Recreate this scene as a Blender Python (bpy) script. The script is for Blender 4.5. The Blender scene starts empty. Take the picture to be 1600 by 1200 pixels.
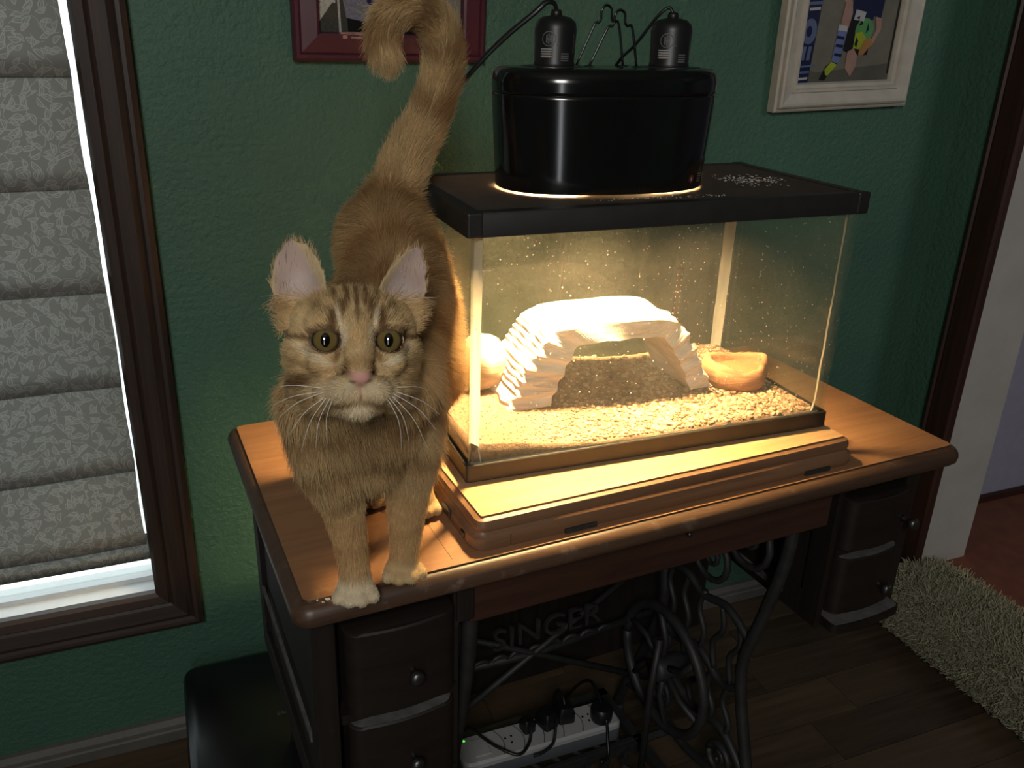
import bpy, bmesh, math, random
import numpy as np
from mathutils import Vector, Matrix, Euler
random.seed(7); rng = np.random.default_rng(7)
SC = bpy.context.scene; COL = SC.collection
R = math.radians; PI = math.pi

# ------------------------------------------------------------------ camera
cam = bpy.data.objects.new('camera', bpy.data.cameras.new('camera')); COL.objects.link(cam)
YAW, PIT, ROL = 0.3628187, 0.3759304, 0.0181908
fwd = Vector((math.sin(YAW)*math.cos(PIT), math.cos(YAW)*math.cos(PIT), -math.sin(PIT)))
rgt = Vector((math.cos(YAW), -math.sin(YAW), 0)); up = rgt.cross(fwd)
r2 = rgt*math.cos(ROL) + up*math.sin(ROL); u2 = up*math.cos(ROL) - rgt*math.sin(ROL)
cam.matrix_world = Matrix((( r2.x, u2.x, -fwd.x, -0.29673), (r2.y, u2.y, -fwd.y, -1.40089), (r2.z, u2.z, -fwd.z, 1.30353), (0, 0, 0, 1)))
cam.data.sensor_fit = 'HORIZONTAL'; cam.data.sensor_width = 36.0
cam.data.lens = 1312.014*36.0/1600
cam.data.shift_x = (800-751.216)/1600; cam.data.shift_y = -(600-568.345)/1600
cam.data.clip_start = 0.02
SC.camera = cam
# ------------------------------------------------------------------ world, lights, exposure
SC.view_settings.view_transform = 'Standard'; SC.view_settings.look = 'None'
SC.view_settings.gamma = 1.0; SC.view_settings.use_curve_mapping = False
SC.view_settings.exposure = 0.0
SC.cycles.max_bounces = 10; SC.cycles.transparent_max_bounces = 32
SC.cycles.sample_clamp_indirect = 6.0; SC.cycles.caustics_refractive = False; SC.cycles.caustics_reflective = False
w = bpy.data.worlds.new('world'); SC.world = w; w.use_nodes = True
bg = w.node_tree.nodes['Background']; bg.inputs[0].default_value = (0.86, 0.93, 1.0, 1); bg.inputs[1].default_value = 2.2

def area(name, loc, target, sx, sy, power, col):
    l = bpy.data.lights.new(name, 'AREA'); l.shape = 'RECTANGLE'; l.size = sx; l.size_y = sy; l.energy = power; l.color = col
    o = bpy.data.objects.new(name, l); COL.objects.link(o); o.location = loc
    o.rotation_euler = (Vector(target)-Vector(loc)).to_track_quat('-Z', 'Y').to_euler()
    return o
area('room_light', (-0.70, -2.30, 2.0), (-0.05, -0.5, 1.05), 0.35, 0.45, 16.5, (1.0, 0.97, 0.92))
area('door_gap_light', (-1.25, -3.7, 1.15), (0.0, -0.5, 1.15), 0.11, 1.9, 7.0, (0.95, 0.98, 1.0))
area('hallway_light', (2.6, -3.0, 2.2), (2.0, -0.3, 0.5), 0.8, 0.8, 14, (0.95, 0.95, 1.0))

# ------------------------------------------------------------------ materials
def nt(name):
    m = bpy.data.materials.new(name); m.use_nodes = True
    t = m.node_tree; b = t.nodes['Principled BSDF']
    return m, t, b
def N(t, kind, **kw):
    n = t.nodes.new(kind)
    for k, v in kw.items():
        if k in n.inputs.keys() if isinstance(k, str) else False: n.inputs[k].default_value = v
        else: setattr(n, k, v)
    return n
def ramp(t, fac, stops):
    r = t.nodes.new('ShaderNodeValToRGB'); e = r.color_ramp.elements
    while len(e) < len(stops): e.new(0.5)
    for el, (p, c) in zip(e, stops): el.position = p; el.color = (*c, 1) if len(c) == 3 else c
    t.links.new(fac, r.inputs[0]); return r.outputs[0]
def bump(t, b, h, strength=0.3, dist=0.002):
    n = t.nodes.new('ShaderNodeBump'); n.inputs['Strength'].default_value = strength; n.inputs['Distance'].default_value = dist
    t.links.new(h, n.inputs['Height']); t.links.new(n.outputs[0], b.inputs['Normal'])
def coords(t, kind='Object', scale=(1, 1, 1), rot=(0, 0, 0)):
    c = t.nodes.new('ShaderNodeTexCoord'); m = t.nodes.new('ShaderNodeMapping')
    m.inputs['Scale'].default_value = scale; m.inputs['Rotation'].default_value = rot
    t.links.new(c.outputs[kind], m.inputs[0]); return m.outputs[0]
def noise(t, vec, scale, detail=4, rough=0.55, dist=0.0):
    n = t.nodes.new('ShaderNodeTexNoise'); n.inputs['Scale'].default_value = scale; n.inputs['Detail'].default_value = detail
    n.inputs['Roughness'].default_value = rough; n.inputs['Distortion'].default_value = dist
    t.links.new(vec, n.inputs['Vector']); return n.outputs['Fac']
def mth(t, op, a, b=None, c=None):
    n = t.nodes.new('ShaderNodeMath'); n.operation = op
    for i, v in enumerate((a, b, c)):
        if v is None: continue
        if isinstance(v, (int, float)): n.inputs[i].default_value = v
        else: t.links.new(v, n.inputs[i])
    return n.outputs[0]
def mixc(t, fac, a, b):
    n = t.nodes.new('ShaderNodeMix'); n.data_type = 'RGBA'
    if isinstance(fac, (int, float)): n.inputs[0].default_value = fac
    else: t.links.new(fac, n.inputs[0])
    for i, v in ((6, a), (7, b)):
        if isinstance(v, tuple): n.inputs[i].default_value = (*v, 1)
        else: t.links.new(v, n.inputs[i])
    return n.outputs[2]
def plain(name, col, rough=0.6, metal=0.0, spec=0.5, var=0.12, vs=40, bmp=0.0, coat=0.0):
    m, t, b = nt(name)
    v = coords(t); f = noise(t, v, vs)
    lo = tuple(max(0, c*(1-var)) for c in col); hi = tuple(min(1, c*(1+var)) for c in col)
    t.links.new(ramp(t, f, [(0.3, lo), (0.7, hi)]), b.inputs['Base Color'])
    b.inputs['Roughness'].default_value = rough; b.inputs['Metallic'].default_value = metal
    b.inputs['Specular IOR Level'].default_value = spec; b.inputs['Coat Weight'].default_value = coat
    if bmp: bump(t, b, f, bmp, 0.001)
    return m
def emit(name, col, s):
    m, t, b = nt(name); b.inputs['Base Color'].default_value = (*col, 1)
    b.inputs['Emission Color'].default_value = (*col, 1); b.inputs['Emission Strength'].default_value = s
    return m
def wood(name, dark, light, axis='X', rough=0.45, scale=1.0, spec=0.4, worn=None, wornamt=0.5):
    m, t, b = nt(name)
    sc = {'X': (1.2, 22, 22), 'Y': (22, 1.2, 22), 'Z': (22, 22, 1.2)}[axis]
    v = coords(t, 'Object', tuple(s*scale for s in sc))
    f = noise(t, v, 2.2, 6, 0.6, 0.6); f2 = noise(t, v, 14, 3)
    fac = mth(t, 'ADD', mth(t, 'MULTIPLY', f, 0.75), mth(t, 'MULTIPLY', f2, 0.25))
    c = ramp(t, fac, [(0.33, dark), (0.66, light)])
    if worn:
        v2 = coords(t); g = noise(t, v2, 26, 5, 0.65)
        k = ramp(t, g, [(wornamt, (0, 0, 0)), (wornamt+0.14, (1, 1, 1))])
        c = mixc(t, k, c, worn)
    t.links.new(c, b.inputs['Base Color']); b.inputs['Roughness'].default_value = rough
    b.inputs['Specular IOR Level'].default_value = spec
    bump(t, b, f2, 0.15, 0.0006)
    return m
M = {}
def green_wall():
    m, t, b = nt('green_paint')
    v = coords(t); f = noise(t, v, 2.5, 3); g = noise(t, v, 95, 4, 0.6); h = noise(t, v, 24, 3)
    t.links.new(ramp(t, f, [(0.3, (0.052, 0.122, 0.084)), (0.7, (0.064, 0.146, 0.100))]), b.inputs['Base Color'])
    b.inputs['Roughness'].default_value = 0.5; b.inputs['Specular IOR Level'].default_value = 0.3
    bump(t, b, mth(t, 'ADD', g, mth(t, 'MULTIPLY', h, 0.25)), 1.0, 0.004)
    return m
M['green'] = green_wall()
M['white_wall'] = plain('white_paint', (0.42, 0.40, 0.36), 0.7, bmp=0.2, var=0.08, vs=9)
M['lilac'] = plain('lilac_paint', (0.30, 0.29, 0.36), 0.8, var=0.05)
M['ceil'] = plain('ceiling_paint', (0.30, 0.30, 0.28), 0.9)
M['trim'] = wood('dark_trim_wood', (0.022, 0.014, 0.011), (0.048, 0.030, 0.023), 'Z', 0.45)
M['trimx'] = wood('dark_trim_wood_x', (0.022, 0.014, 0.011), (0.048, 0.030, 0.023), 'X', 0.45)
M['casing'] = wood('red_brown_casing', (0.022, 0.008, 0.005), (0.050, 0.018, 0.011), 'Z', 0.5)
M['base'] = plain('baseboard_paint', (0.10, 0.095, 0.085), 0.6)
M['sash'] = plain('white_sash', (0.72, 0.74, 0.75), 0.5, var=0.04)
M['redfloor'] = plain('red_brown_floor', (0.16, 0.055, 0.03), 0.75, var=0.2, vs=20)

def floor_mat():
    m, t, b = nt('floor_planks'); v = coords(t, 'Object', (1.3, 18, 18))
    oi = t.nodes.new('ShaderNodeObjectInfo')
    f = noise(t, v, 2.5, 6, 0.6, 0.8)
    fac = mth(t, 'ADD', mth(t, 'MULTIPLY', f, 0.8), mth(t, 'MULTIPLY', oi.outputs['Random'], 0.25))
    t.links.new(ramp(t, fac, [(0.3, (0.030, 0.018, 0.011)), (0.62, (0.085, 0.054, 0.032)), (0.8, (0.11, 0.072, 0.045))]), b.inputs['Base Color'])
    b.inputs['Roughness'].default_value = 0.45
    return m
M['plank'] = floor_mat()
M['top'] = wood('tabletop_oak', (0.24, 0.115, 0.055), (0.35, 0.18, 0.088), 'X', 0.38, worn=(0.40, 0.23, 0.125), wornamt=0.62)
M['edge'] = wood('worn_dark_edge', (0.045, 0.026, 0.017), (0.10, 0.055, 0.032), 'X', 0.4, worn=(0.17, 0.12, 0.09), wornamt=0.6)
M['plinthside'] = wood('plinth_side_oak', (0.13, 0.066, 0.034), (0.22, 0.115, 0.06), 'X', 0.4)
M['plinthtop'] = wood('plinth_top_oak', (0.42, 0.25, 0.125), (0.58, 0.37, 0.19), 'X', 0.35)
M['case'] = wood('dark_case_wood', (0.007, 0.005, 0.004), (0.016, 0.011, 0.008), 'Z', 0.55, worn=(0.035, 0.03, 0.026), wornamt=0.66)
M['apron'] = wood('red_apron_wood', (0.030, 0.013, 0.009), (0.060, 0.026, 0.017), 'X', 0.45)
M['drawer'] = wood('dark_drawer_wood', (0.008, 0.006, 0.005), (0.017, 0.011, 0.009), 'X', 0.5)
M['dusty'] = plain('dusty_ledge', (0.09, 0.085, 0.08), 0.9, var=0.35, vs=60)
M['iron'] = plain('black_iron', (0.020, 0.0195, 0.0195), 0.55, 0.0, var=0.3)
M['knob'] = plain('dull_metal', (0.10, 0.095, 0.09), 0.35, 0.9)
M['black'] = plain('black_enamel', (0.006, 0.006, 0.006), 0.14, spec=0.5, var=0.1)
M['blackplastic'] = plain('black_plastic', (0.009, 0.009, 0.009), 0.42, var=0.15)
M['lidblack'] = plain('lid_black', (0.014, 0.013, 0.012), 0.5, var=0.2)
M['rimblack'] = plain('rim_black', (0.022, 0.017, 0.013), 0.5, var=0.2)
M['wire'] = plain('screen_wire', (0.045, 0.036, 0.029), 0.5, 0.2)
M['inner'] = plain('hood_reflector', (0.82, 0.80, 0.76), 0.35, 0.6, var=0.03)
M['bulb'] = emit('bulb_glow', (1.0, 0.64, 0.30), 8800)
M['graylabel'] = plain('gray_print', (0.10, 0.10, 0.095), 0.6)
M['redlabel'] = plain('red_print', (0.20, 0.03, 0.03), 0.6)
M['whitelabel'] = plain('white_print', (0.28, 0.27, 0.26), 0.6)
M['brownlabel'] = plain('brown_print', (0.10, 0.075, 0.05), 0.6)
M['cordm'] = plain('black_rubber', (0.008, 0.008, 0.008), 0.35)
def silicone():
    m, t, b = nt('silicone_seam'); t.nodes.remove(b)
    df = t.nodes.new('ShaderNodeBsdfDiffuse'); df.inputs[0].default_value = (0.72, 0.70, 0.60, 1)
    tl = t.nodes.new('ShaderNodeBsdfTranslucent'); tl.inputs[0].default_value = (0.72, 0.70, 0.60, 1)
    mx = t.nodes.new('ShaderNodeMixShader'); mx.inputs[0].default_value = 0.55
    t.links.new(df.outputs[0], mx.inputs[1]); t.links.new(tl.outputs[0], mx.inputs[2]); t.links.new(mx.outputs[0], t.nodes['Material Output'].inputs[0]); return m
M['silicone'] = silicone()
M['bulb2'] = emit('dimmer_bulb_glow', (1.0, 0.64, 0.30), 4200)
M['flake_glint'] = plain('pale_flakes_and_glints', (0.6, 0.58, 0.54), 0.8)
M['boxblack'] = plain('box_black', (0.005, 0.005, 0.006), 0.3)
M['stripwhite'] = plain('white_plastic', (0.36, 0.36, 0.36), 0.4, var=0.04)
M['stripside'] = plain('gray_plastic', (0.10, 0.11, 0.12), 0.5, var=0.04)
M['led_r'] = emit('red_light', (1.0, 0.03, 0.06), 3.0)
M['led_g'] = emit('green_light', (0.08, 0.9, 0.05), 2.0)
M['frame_w'] = plain('cream_frame', (0.46, 0.43, 0.36), 0.55, var=0.1, vs=30, bmp=0.1)
M['frame_m'] = wood('maroon_frame', (0.060, 0.014, 0.022), (0.085, 0.020, 0.032), 'Z', 0.4)
M['chip'] = plain('chipped_paint', (0.32, 0.17, 0.15), 0.8)

def glass_mat(name, dust, scale, tint=(0.95, 0.98, 0.95)):
    m, t, b = nt(name); t.nodes.remove(b)
    out = t.nodes['Material Output']
    tr = t.nodes.new('ShaderNodeBsdfTransparent'); tr.inputs[0].default_value = (*tint, 1)
    gl = t.nodes.new('ShaderNodeBsdfGlossy'); gl.inputs['Roughness'].default_value = 0.01
    df = t.nodes.new('ShaderNodeBsdfDiffuse'); df.inputs[0].default_value = (0.85, 0.82, 0.74, 1)
    tl = t.nodes.new('ShaderNodeBsdfTranslucent'); tl.inputs[0].default_value = (0.85, 0.82, 0.74, 1)
    dd = t.nodes.new('ShaderNodeMixShader'); dd.inputs[0].default_value = 0.5
    t.links.new(df.outputs[0], dd.inputs[1]); t.links.new(tl.outputs[0], dd.inputs[2])
    ge = t.nodes.new('ShaderNodeNewGeometry'); dp = t.nodes.new('ShaderNodeVectorMath'); dp.operation = 'DOT_PRODUCT'
    t.links.new(ge.outputs['Incoming'], dp.inputs[0]); t.links.new(ge.outputs['Normal'], dp.inputs[1])
    fac_r = mth(t, 'ADD', mth(t, 'MULTIPLY', mth(t, 'POWER', mth(t, 'SUBTRACT', 1.0, mth(t, 'ABSOLUTE', dp.outputs['Value'])), 5.0), 0.9), 0.035)   # thin sheet: Schlick on both faces
    m1 = t.nodes.new('ShaderNodeMixShader'); t.links.new(fac_r, m1.inputs[0])
    t.links.new(tr.outputs[0], m1.inputs[1]); t.links.new(gl.outputs[0], m1.inputs[2])
    v = coords(t); big = noise(t, v, 7, 4, 0.6); sm = noise(t, v, scale, 3, 0.7)
    vor = t.nodes.new('ShaderNodeTexVoronoi'); vor.inputs['Scale'].default_value = 95; t.links.new(v, vor.inputs['Vector'])
    spk = mth(t, 'MULTIPLY', mth(t, 'LESS_THAN', vor.outputs['Distance'], 0.088), mth(t, 'GREATER_THAN', sm, 0.47))
    film = mth(t, 'MULTIPLY', mth(t, 'MULTIPLY', big, sm), dust*4)
    fac = mth(t, 'MINIMUM', mth(t, 'ADD', film, mth(t, 'MULTIPLY', spk, dust*22)), 0.6)
    m2 = t.nodes.new('ShaderNodeMixShader'); t.links.new(fac, m2.inputs[0])
    t.links.new(m1.outputs[0], m2.inputs[1]); t.links.new(dd.outputs[0], m2.inputs[2])
    t.links.new(m2.outputs[0], out.inputs[0])
    return m
M['glass'] = glass_mat('dusty_tank_glass', 0.022, 160)
M['windowglass'] = glass_mat('window_glass', 0.004, 60)

def shade_mat():
    m, t, b = nt('shade_fabric'); t.nodes.remove(b); out = t.nodes['Material Output']
    v = coords(t, 'Object', (1, 1, 1))
    sep = t.nodes.new('ShaderNodeSeparateXYZ'); t.links.new(v, sep.inputs[0]); SXn, SZn = sep.outputs[0], sep.outputs[2]
    def sprig(scale, ox, oz, L, A):
        # one outlined leaf with a midrib per random cell, each turned its own way
        cb = t.nodes.new('ShaderNodeCombineXYZ'); t.links.new(mth(t, 'MULTIPLY_ADD', SXn, scale, ox), cb.inputs[0]); t.links.new(mth(t, 'MULTIPLY_ADD', SZn, scale, oz), cb.inputs[1])
        vo = t.nodes.new('ShaderNodeTexVoronoi'); vo.voronoi_dimensions = '2D'; vo.inputs['Scale'].default_value = 1; vo.inputs['Randomness'].default_value = 0.75; t.links.new(cb.outputs[0], vo.inputs['Vector'])
        df_ = t.nodes.new('ShaderNodeVectorMath'); df_.operation = 'SUBTRACT'; t.links.new(cb.outputs[0], df_.inputs[0]); t.links.new(vo.outputs['Position'], df_.inputs[1])
        s3 = t.nodes.new('ShaderNodeSeparateXYZ'); t.links.new(df_.outputs[0], s3.inputs[0]); sc_ = t.nodes.new('ShaderNodeSeparateColor'); t.links.new(vo.outputs['Color'], sc_.inputs[0])
        th = mth(t, 'MULTIPLY', sc_.outputs[0], 6.283); cs = mth(t, 'COSINE', th); sn = mth(t, 'SINE', th)
        u = mth(t, 'ADD', mth(t, 'MULTIPLY', s3.outputs[0], cs), mth(t, 'MULTIPLY', s3.outputs[1], sn))
        w0 = mth(t, 'SUBTRACT', mth(t, 'MULTIPLY', s3.outputs[1], cs), mth(t, 'MULTIPLY', s3.outputs[0], sn))
        w_ = mth(t, 'ABSOLUTE', mth(t, 'ADD', w0, mth(t, 'MULTIPLY', mth(t, 'MULTIPLY', u, u), 0.7)))
        un = mth(t, 'DIVIDE', u, L); half = mth(t, 'MULTIPLY', mth(t, 'MAXIMUM', mth(t, 'SUBTRACT', 1.0, mth(t, 'MULTIPLY', un, un)), 0.0), A)
        out = mth(t, 'MULTIPLY', mth(t, 'LESS_THAN', mth(t, 'ABSOLUTE', mth(t, 'SUBTRACT', w_, half)), 0.045), mth(t, 'LESS_THAN', mth(t, 'ABSOLUTE', u), L*1.05))
        rib = mth(t, 'MULTIPLY', mth(t, 'LESS_THAN', w_, 0.03), mth(t, 'MULTIPLY', mth(t, 'LESS_THAN', u, L*0.6), mth(t, 'GREATER_THAN', u, -L*1.7)))
        return mth(t, 'MAXIMUM', out, mth(t, 'MULTIPLY', rib, 0.8))
    a = sprig(46, 0.0, 0.0, 0.40, 0.16); c = sprig(54, 7.3, 3.1, 0.42, 0.15)
    vine = noise(t, v, 34, 1, 0.4)
    d = mth(t, 'LESS_THAN', mth(t, 'ABSOLUTE', mth(t, 'SUBTRACT', vine, 0.5)), 0.010)
    pat = mth(t, 'MAXIMUM', mth(t, 'MAXIMUM', a, c), mth(t, 'MULTIPLY', d, 0.8))
    base = mixc(t, pat, (0.15, 0.147, 0.132), (0.225, 0.225, 0.21))
    tcol = mixc(t, pat, (0.036, 0.035, 0.031), (0.056, 0.056, 0.050))
    df = t.nodes.new('ShaderNodeBsdfDiffuse'); t.links.new(base, df.inputs[0])
    tl = t.nodes.new('ShaderNodeBsdfTranslucent'); t.links.new(tcol, tl.inputs[0])
    ad = t.nodes.new('ShaderNodeAddShader'); t.links.new(df.outputs[0], ad.inputs[0]); t.links.new(tl.outputs[0], ad.inputs[1])
    t.links.new(ad.outputs[0], out.inputs[0])
    return m
M['shade'] = shade_mat()

# ------------------------------------------------------------------ mesh helpers
class MB:
    def __init__(s): s.v = []; s.f = []; s.m = []
    def add(s, vs, fs, mi=0):
        k = len(s.v); s.v += [tuple(p) for p in vs]; s.f += [tuple(i+k for i in f) for f in fs]; s.m += [mi]*len(fs); return s
    def box(s, a, b, mi=0):
        x0, y0, z0 = a; x1, y1, z1 = b
        vs = [(x0,y0,z0),(x1,y0,z0),(x1,y1,z0),(x0,y1,z0),(x0,y0,z1),(x1,y0,z1),(x1,y1,z1),(x0,y1,z1)]
        return s.add(vs, [(0,3,2,1),(4,5,6,7),(0,1,5,4),(1,2,6,5),(2,3,7,6),(3,0,4,7)], mi)
    def loft(s, rings, cap0=True, cap1=True, mi=0, closed=True, mids=None):
        n = len(rings[0]); vs = [p for r in rings for p in r]; fs = []; ms = []
        for i in range(len(rings)-1):
            for j in range(n if closed else n-1):
                fs.append((i*n+j, i*n+(j+1) % n, (i+1)*n+(j+1) % n, (i+1)*n+j)); ms.append(mids[i] if mids else mi)
        if cap0: fs.append(tuple(range(n-1, -1, -1))); ms.append(mids[0] if mids else mi)
        if cap1: fs.append(tuple((len(rings)-1)*n+j for j in range(n))); ms.append(mids[-1] if mids else mi)
        k = len(s.v); s.v += [tuple(p) for p in vs]; s.f += [tuple(i+k for i in f) for f in fs]; s.m += ms; return s
    def tube(s, pts, r, n=8, mi=0, flat=1.0, caps=True):
        pts = [Vector(p) for p in pts]; rr = r if isinstance(r, (list, tuple)) else [r]*len(pts)
        t = (pts[1]-pts[0]).normalized(); nrm = t.orthogonal().normalized(); rings = []
        for i, p in enumerate(pts):
            a = pts[max(i-1, 0)]; b = pts[min(i+1, len(pts)-1)]; t2 = (b-a).normalized()
            q = t.rotation_difference(t2); nrm = (q @ nrm); nrm = (nrm - t2*nrm.dot(t2)).normalized(); t = t2; bn = t.cross(nrm)
            rings.append([p + (nrm*math.cos(2*PI*j/n) + bn*math.sin(2*PI*j/n)*flat)*rr[i] for j in range(n)])
        return s.loft(rings, caps, caps, mi)
    def lathe(s, prof, c=(0, 0, 0), axis='Z', n=24, mi=0, mids=None):
        rings = []
        for r, h in prof:
            ring = []
            for j in range(n):
                a = 2*PI*j/n; u, v = r*math.cos(a), r*math.sin(a)
                ring.append({'Z': (c[0]+u, c[1]+v, c[2]+h), 'Y': (c[0]+u, c[1]+h, c[2]-v), 'X': (c[0]+h, c[1]+u, c[2]+v)}[axis])
            rings.append(ring)
        return s.loft(rings, True, True, mi, mids=mids)
    def prism(s, poly, a, b, plane='XY', mi=0):
        def P(u, v, h): return {'XY': (u, v, h), 'XZ': (u, h, v), 'YZ': (h, u, v)}[plane]
        return s.loft([[P(u, v, a) for u, v in poly], [P(u, v, b) for u, v in poly]], mi=mi)
def smoothpts(pts, k=6):
    P = [Vector(p) for p in pts]; out = []
    for i in range(len(P)-1):
        p0 = P[max(i-1, 0)]; p1 = P[i]; p2 = P[i+1]; p3 = P[min(i+2, len(P)-1)]
        for j in range(k):
            t = j/k
            out.append(0.5*((2*p1)+(p2-p0)*t+(2*p0-5*p1+4*p2-p3)*t*t+(3*p1-p0-3*p2+p3)*t**3))
    out.append(P[-1]); return out
def mesh_of(name, mb, mats, smooth=False):
    me = bpy.data.meshes.new(name); me.from_pydata([tuple(v) for v in mb.v], [], mb.f)
    for m in mats: me.materials.append(m)
    me.polygons.foreach_set('material_index', mb.m)
    bm = bmesh.new(); bm.from_mesh(me); bmesh.ops.recalc_face_normals(bm, faces=bm.faces); bm.to_mesh(me); bm.free()
    if smooth: me.polygons.foreach_set('use_smooth', [True]*len(me.polygons))
    me.update(); return me
def obj(name, mb, mats, parent=None, smooth=False, bevel=0.0, seg=2, auto=None):
    if not isinstance(mats, (list, tuple)): mats = [mats]
    me = mb if isinstance(mb, bpy.types.Mesh) else mesh_of(name, mb, mats, smooth)
    o = bpy.data.objects.new(name, me); COL.objects.link(o)
    if parent: o.parent = parent
    if bevel:
        m = o.modifiers.new('bevel', 'BEVEL'); m.width = bevel; m.segments = seg; m.limit_method = 'ANGLE'; m.angle_limit = R(40)
    if auto is not None: me.set_sharp_from_angle(angle=R(auto))
    return o
def thing(name, label, cat, loc=(0, 0, 0), rz=0.0, group=None):
    o = bpy.data.objects.new(name, None); COL.objects.link(o); o.location = loc; o.rotation_euler = (0, 0, rz); o.empty_display_size = 0.05
    o['label'] = label; o['category'] = cat
    if group: o['group'] = group
    return o
def tag(o, label, cat, group=None, kind=None):
    o['label'] = label; o['category'] = cat
    if group: o['group'] = group
    if kind: o['kind'] = kind
    return o
def struct(o, label=None):
    o['kind'] = 'structure'
    if label: o['label'] = label
    return o
def text_mesh(body, size, depth=0.0005):
    c = bpy.data.curves.new('t', 'FONT'); c.body = body; c.size = size; c.extrude = depth; c.align_x = 'CENTER'; c.align_y = 'CENTER'; c.resolution_u = 3
    o = bpy.data.objects.new('t', c); COL.objects.link(o); bpy.context.view_layer.update()
    me = bpy.data.meshes.new_from_object(o.evaluated_get(bpy.context.evaluated_depsgraph_get()))
    bpy.data.objects.remove(o); bpy.data.curves.remove(c); return me
def superell(cx, cy, a, b, n, e=2.0, rot=0.0, z=0.0):
    out = []
    for j in range(n):
        t = 2*PI*j/n; c, s = math.cos(t), math.sin(t)
        x = a*math.copysign(abs(c)**(2/e), c); y = b*math.copysign(abs(s)**(2/e), s)
        out.append((cx+x*math.cos(rot)-y*math.sin(rot), cy+x*math.sin(rot)+y*math.cos(rot), z))
    return out
def rrect(x0, y0, x1, y1, r, z, k=5):
    out = []
    for cx, cy, a0 in ((x1-r, y0+r, -90), (x1-r, y1-r, 0), (x0+r, y1-r, 90), (x0+r, y0+r, 180)):
        for i in range(k+1):
            a = R(a0+90*i/k); out.append((cx+r*math.cos(a), cy+r*math.sin(a), z))
    return out

# ================================================================== SETTING
XR = 1.3282; XR2 = 1.482; YJ = -0.158; HC = 2.45
fl = MB().box((-2.3, -4.3, -0.06), (XR2, 0.12, -0.005)); floor = struct(obj('floor', fl, plain('subfloor', (0.02, 0.015, 0.012), 0.9)), 'dark wooden plank floor')
pk = [mesh_of('plank', MB().box((0, 0, -0.008), (L-0.0015, 0.0975, 0)), [M['plank']]) for L in (0.62, 0.84, 0.5)]
for i in range(15):
    y = -0.1-0.099*i; x = -1.42 - random.random()*0.4; k = 0
    while x < XR-0.05:
        me = pk[random.randrange(3)]; L = max(v.co.x for v in me.vertices)
        if x+L > XR: x1 = XR-x-0.002; o = obj('plank', MB().box((0, 0, -0.008), (x1, 0.0975, 0)), [M['plank']], floor)
        else: o = obj('plank', me, [M['plank']], floor)
        if not o.data.materials: o.data.materials.append(M['plank'])
        o.location = (x, y, 0.0); x += L+0.0015
# back wall with the window hole
WX0, WX1, WZ0, WZ1 = -1.26, -0.385, 0.338, 1.80
bw = MB().box((-2.3, 0, -0.06), (WX0, 0.076, HC)).box((WX1, 0, -0.06), (XR2, 0.076, HC)).box((WX0, 0, -0.06), (WX1, 0.076, WZ0)).box((WX0, 0, WZ1), (WX1, 0.076, HC))
struct(obj('wall_back', bw, M['green']), 'dark green textured wall behind the table')
# right wall: a short return beside the corner, then the opening to the hallway
rw = MB(); rw.box((XR, YJ, 0), (XR2, 0, HC), 0); rw.box((XR, -1.5, 2.1), (XR2, YJ, HC), 0); rw.box((XR, -4.3, 0), (XR2, -1.5, HC), 0)
wr = obj('wall_right', rw, [M['green'], M['white_wall']])
for p in wr.data.polygons:
    if abs(p.normal.y) > 0.9 or p.normal.x > 0.9: p.material_index = 1
struct(wr, 'short green return wall with a white painted end')
struct(obj('wall_left', MB().box((-2.4, -4.3, 0), (-2.3, 0.1, HC)), M['green']))
struct(obj('wall_front', MB().box((-2.3, -4.4, 0), (4.2, -4.3, HC)), M['white_wall']))
struct(obj('ceiling', MB().box((-2.4, -4.4, HC), (4.2, 0.2, HC+0.08)), M['ceil']))
HZ = 0.10
struct(obj('floor_hallway', MB().box((XR2-0.15, -4.3, 0.0), (4.2, 0.06, HZ)), M['redfloor']), 'red brown floor of the next room, one step up')
struct(obj('wall_hallway', MB().box((XR2, 0.031, HZ), (4.2, 0.14, HC)), M['lilac']), 'pale lilac wall of the next room')
struct(obj('wall_hallway_right', MB().box((4.1, -4.3, HZ), (4.2, 0.03, HC)), M['lilac']))
struct(obj('baseboard_hallway', MB().box((XR2+0.002, 0.019, HZ), (4.1, 0.031, HZ+0.022)), M['casing'], bevel=0.003), 'thin red brown baseboard under the lilac wall')
# casing on the right wall beside the opening
cs = MB(); x = XR
prof = [(0, 0), (-0.012, 0.002), (-0.017, 0.012), (-0.013, 0.016), (-0.016, 0.022), (-0.02, 0.06), (-0.02, 0.074), (-0.014, 0.078), (0, 0.078)]
y0 = -0.164
cs.loft([[(x+dx, y0+0.078-d, z) for dx, d in prof] for z in (0.0, 2.16)])
struct(obj('trim_1', cs, M['casing']), 'dark red brown wooden door casing')
# baseboard under the green wall, with a groove
bb = [(0, 0), (-0.016, 0), (-0.016, 0.022), (-0.013, 0.025), (-0.016, 0.028), (-0.015, 0.036), (-0.008, 0.046), (0, 0.048)]
struct(obj('baseboard_back', MB().loft([[(x, y, z) for y, z in bb] for x in (-2.3, XR)]), M['base']), 'grey painted baseboard along the green wall')
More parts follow.
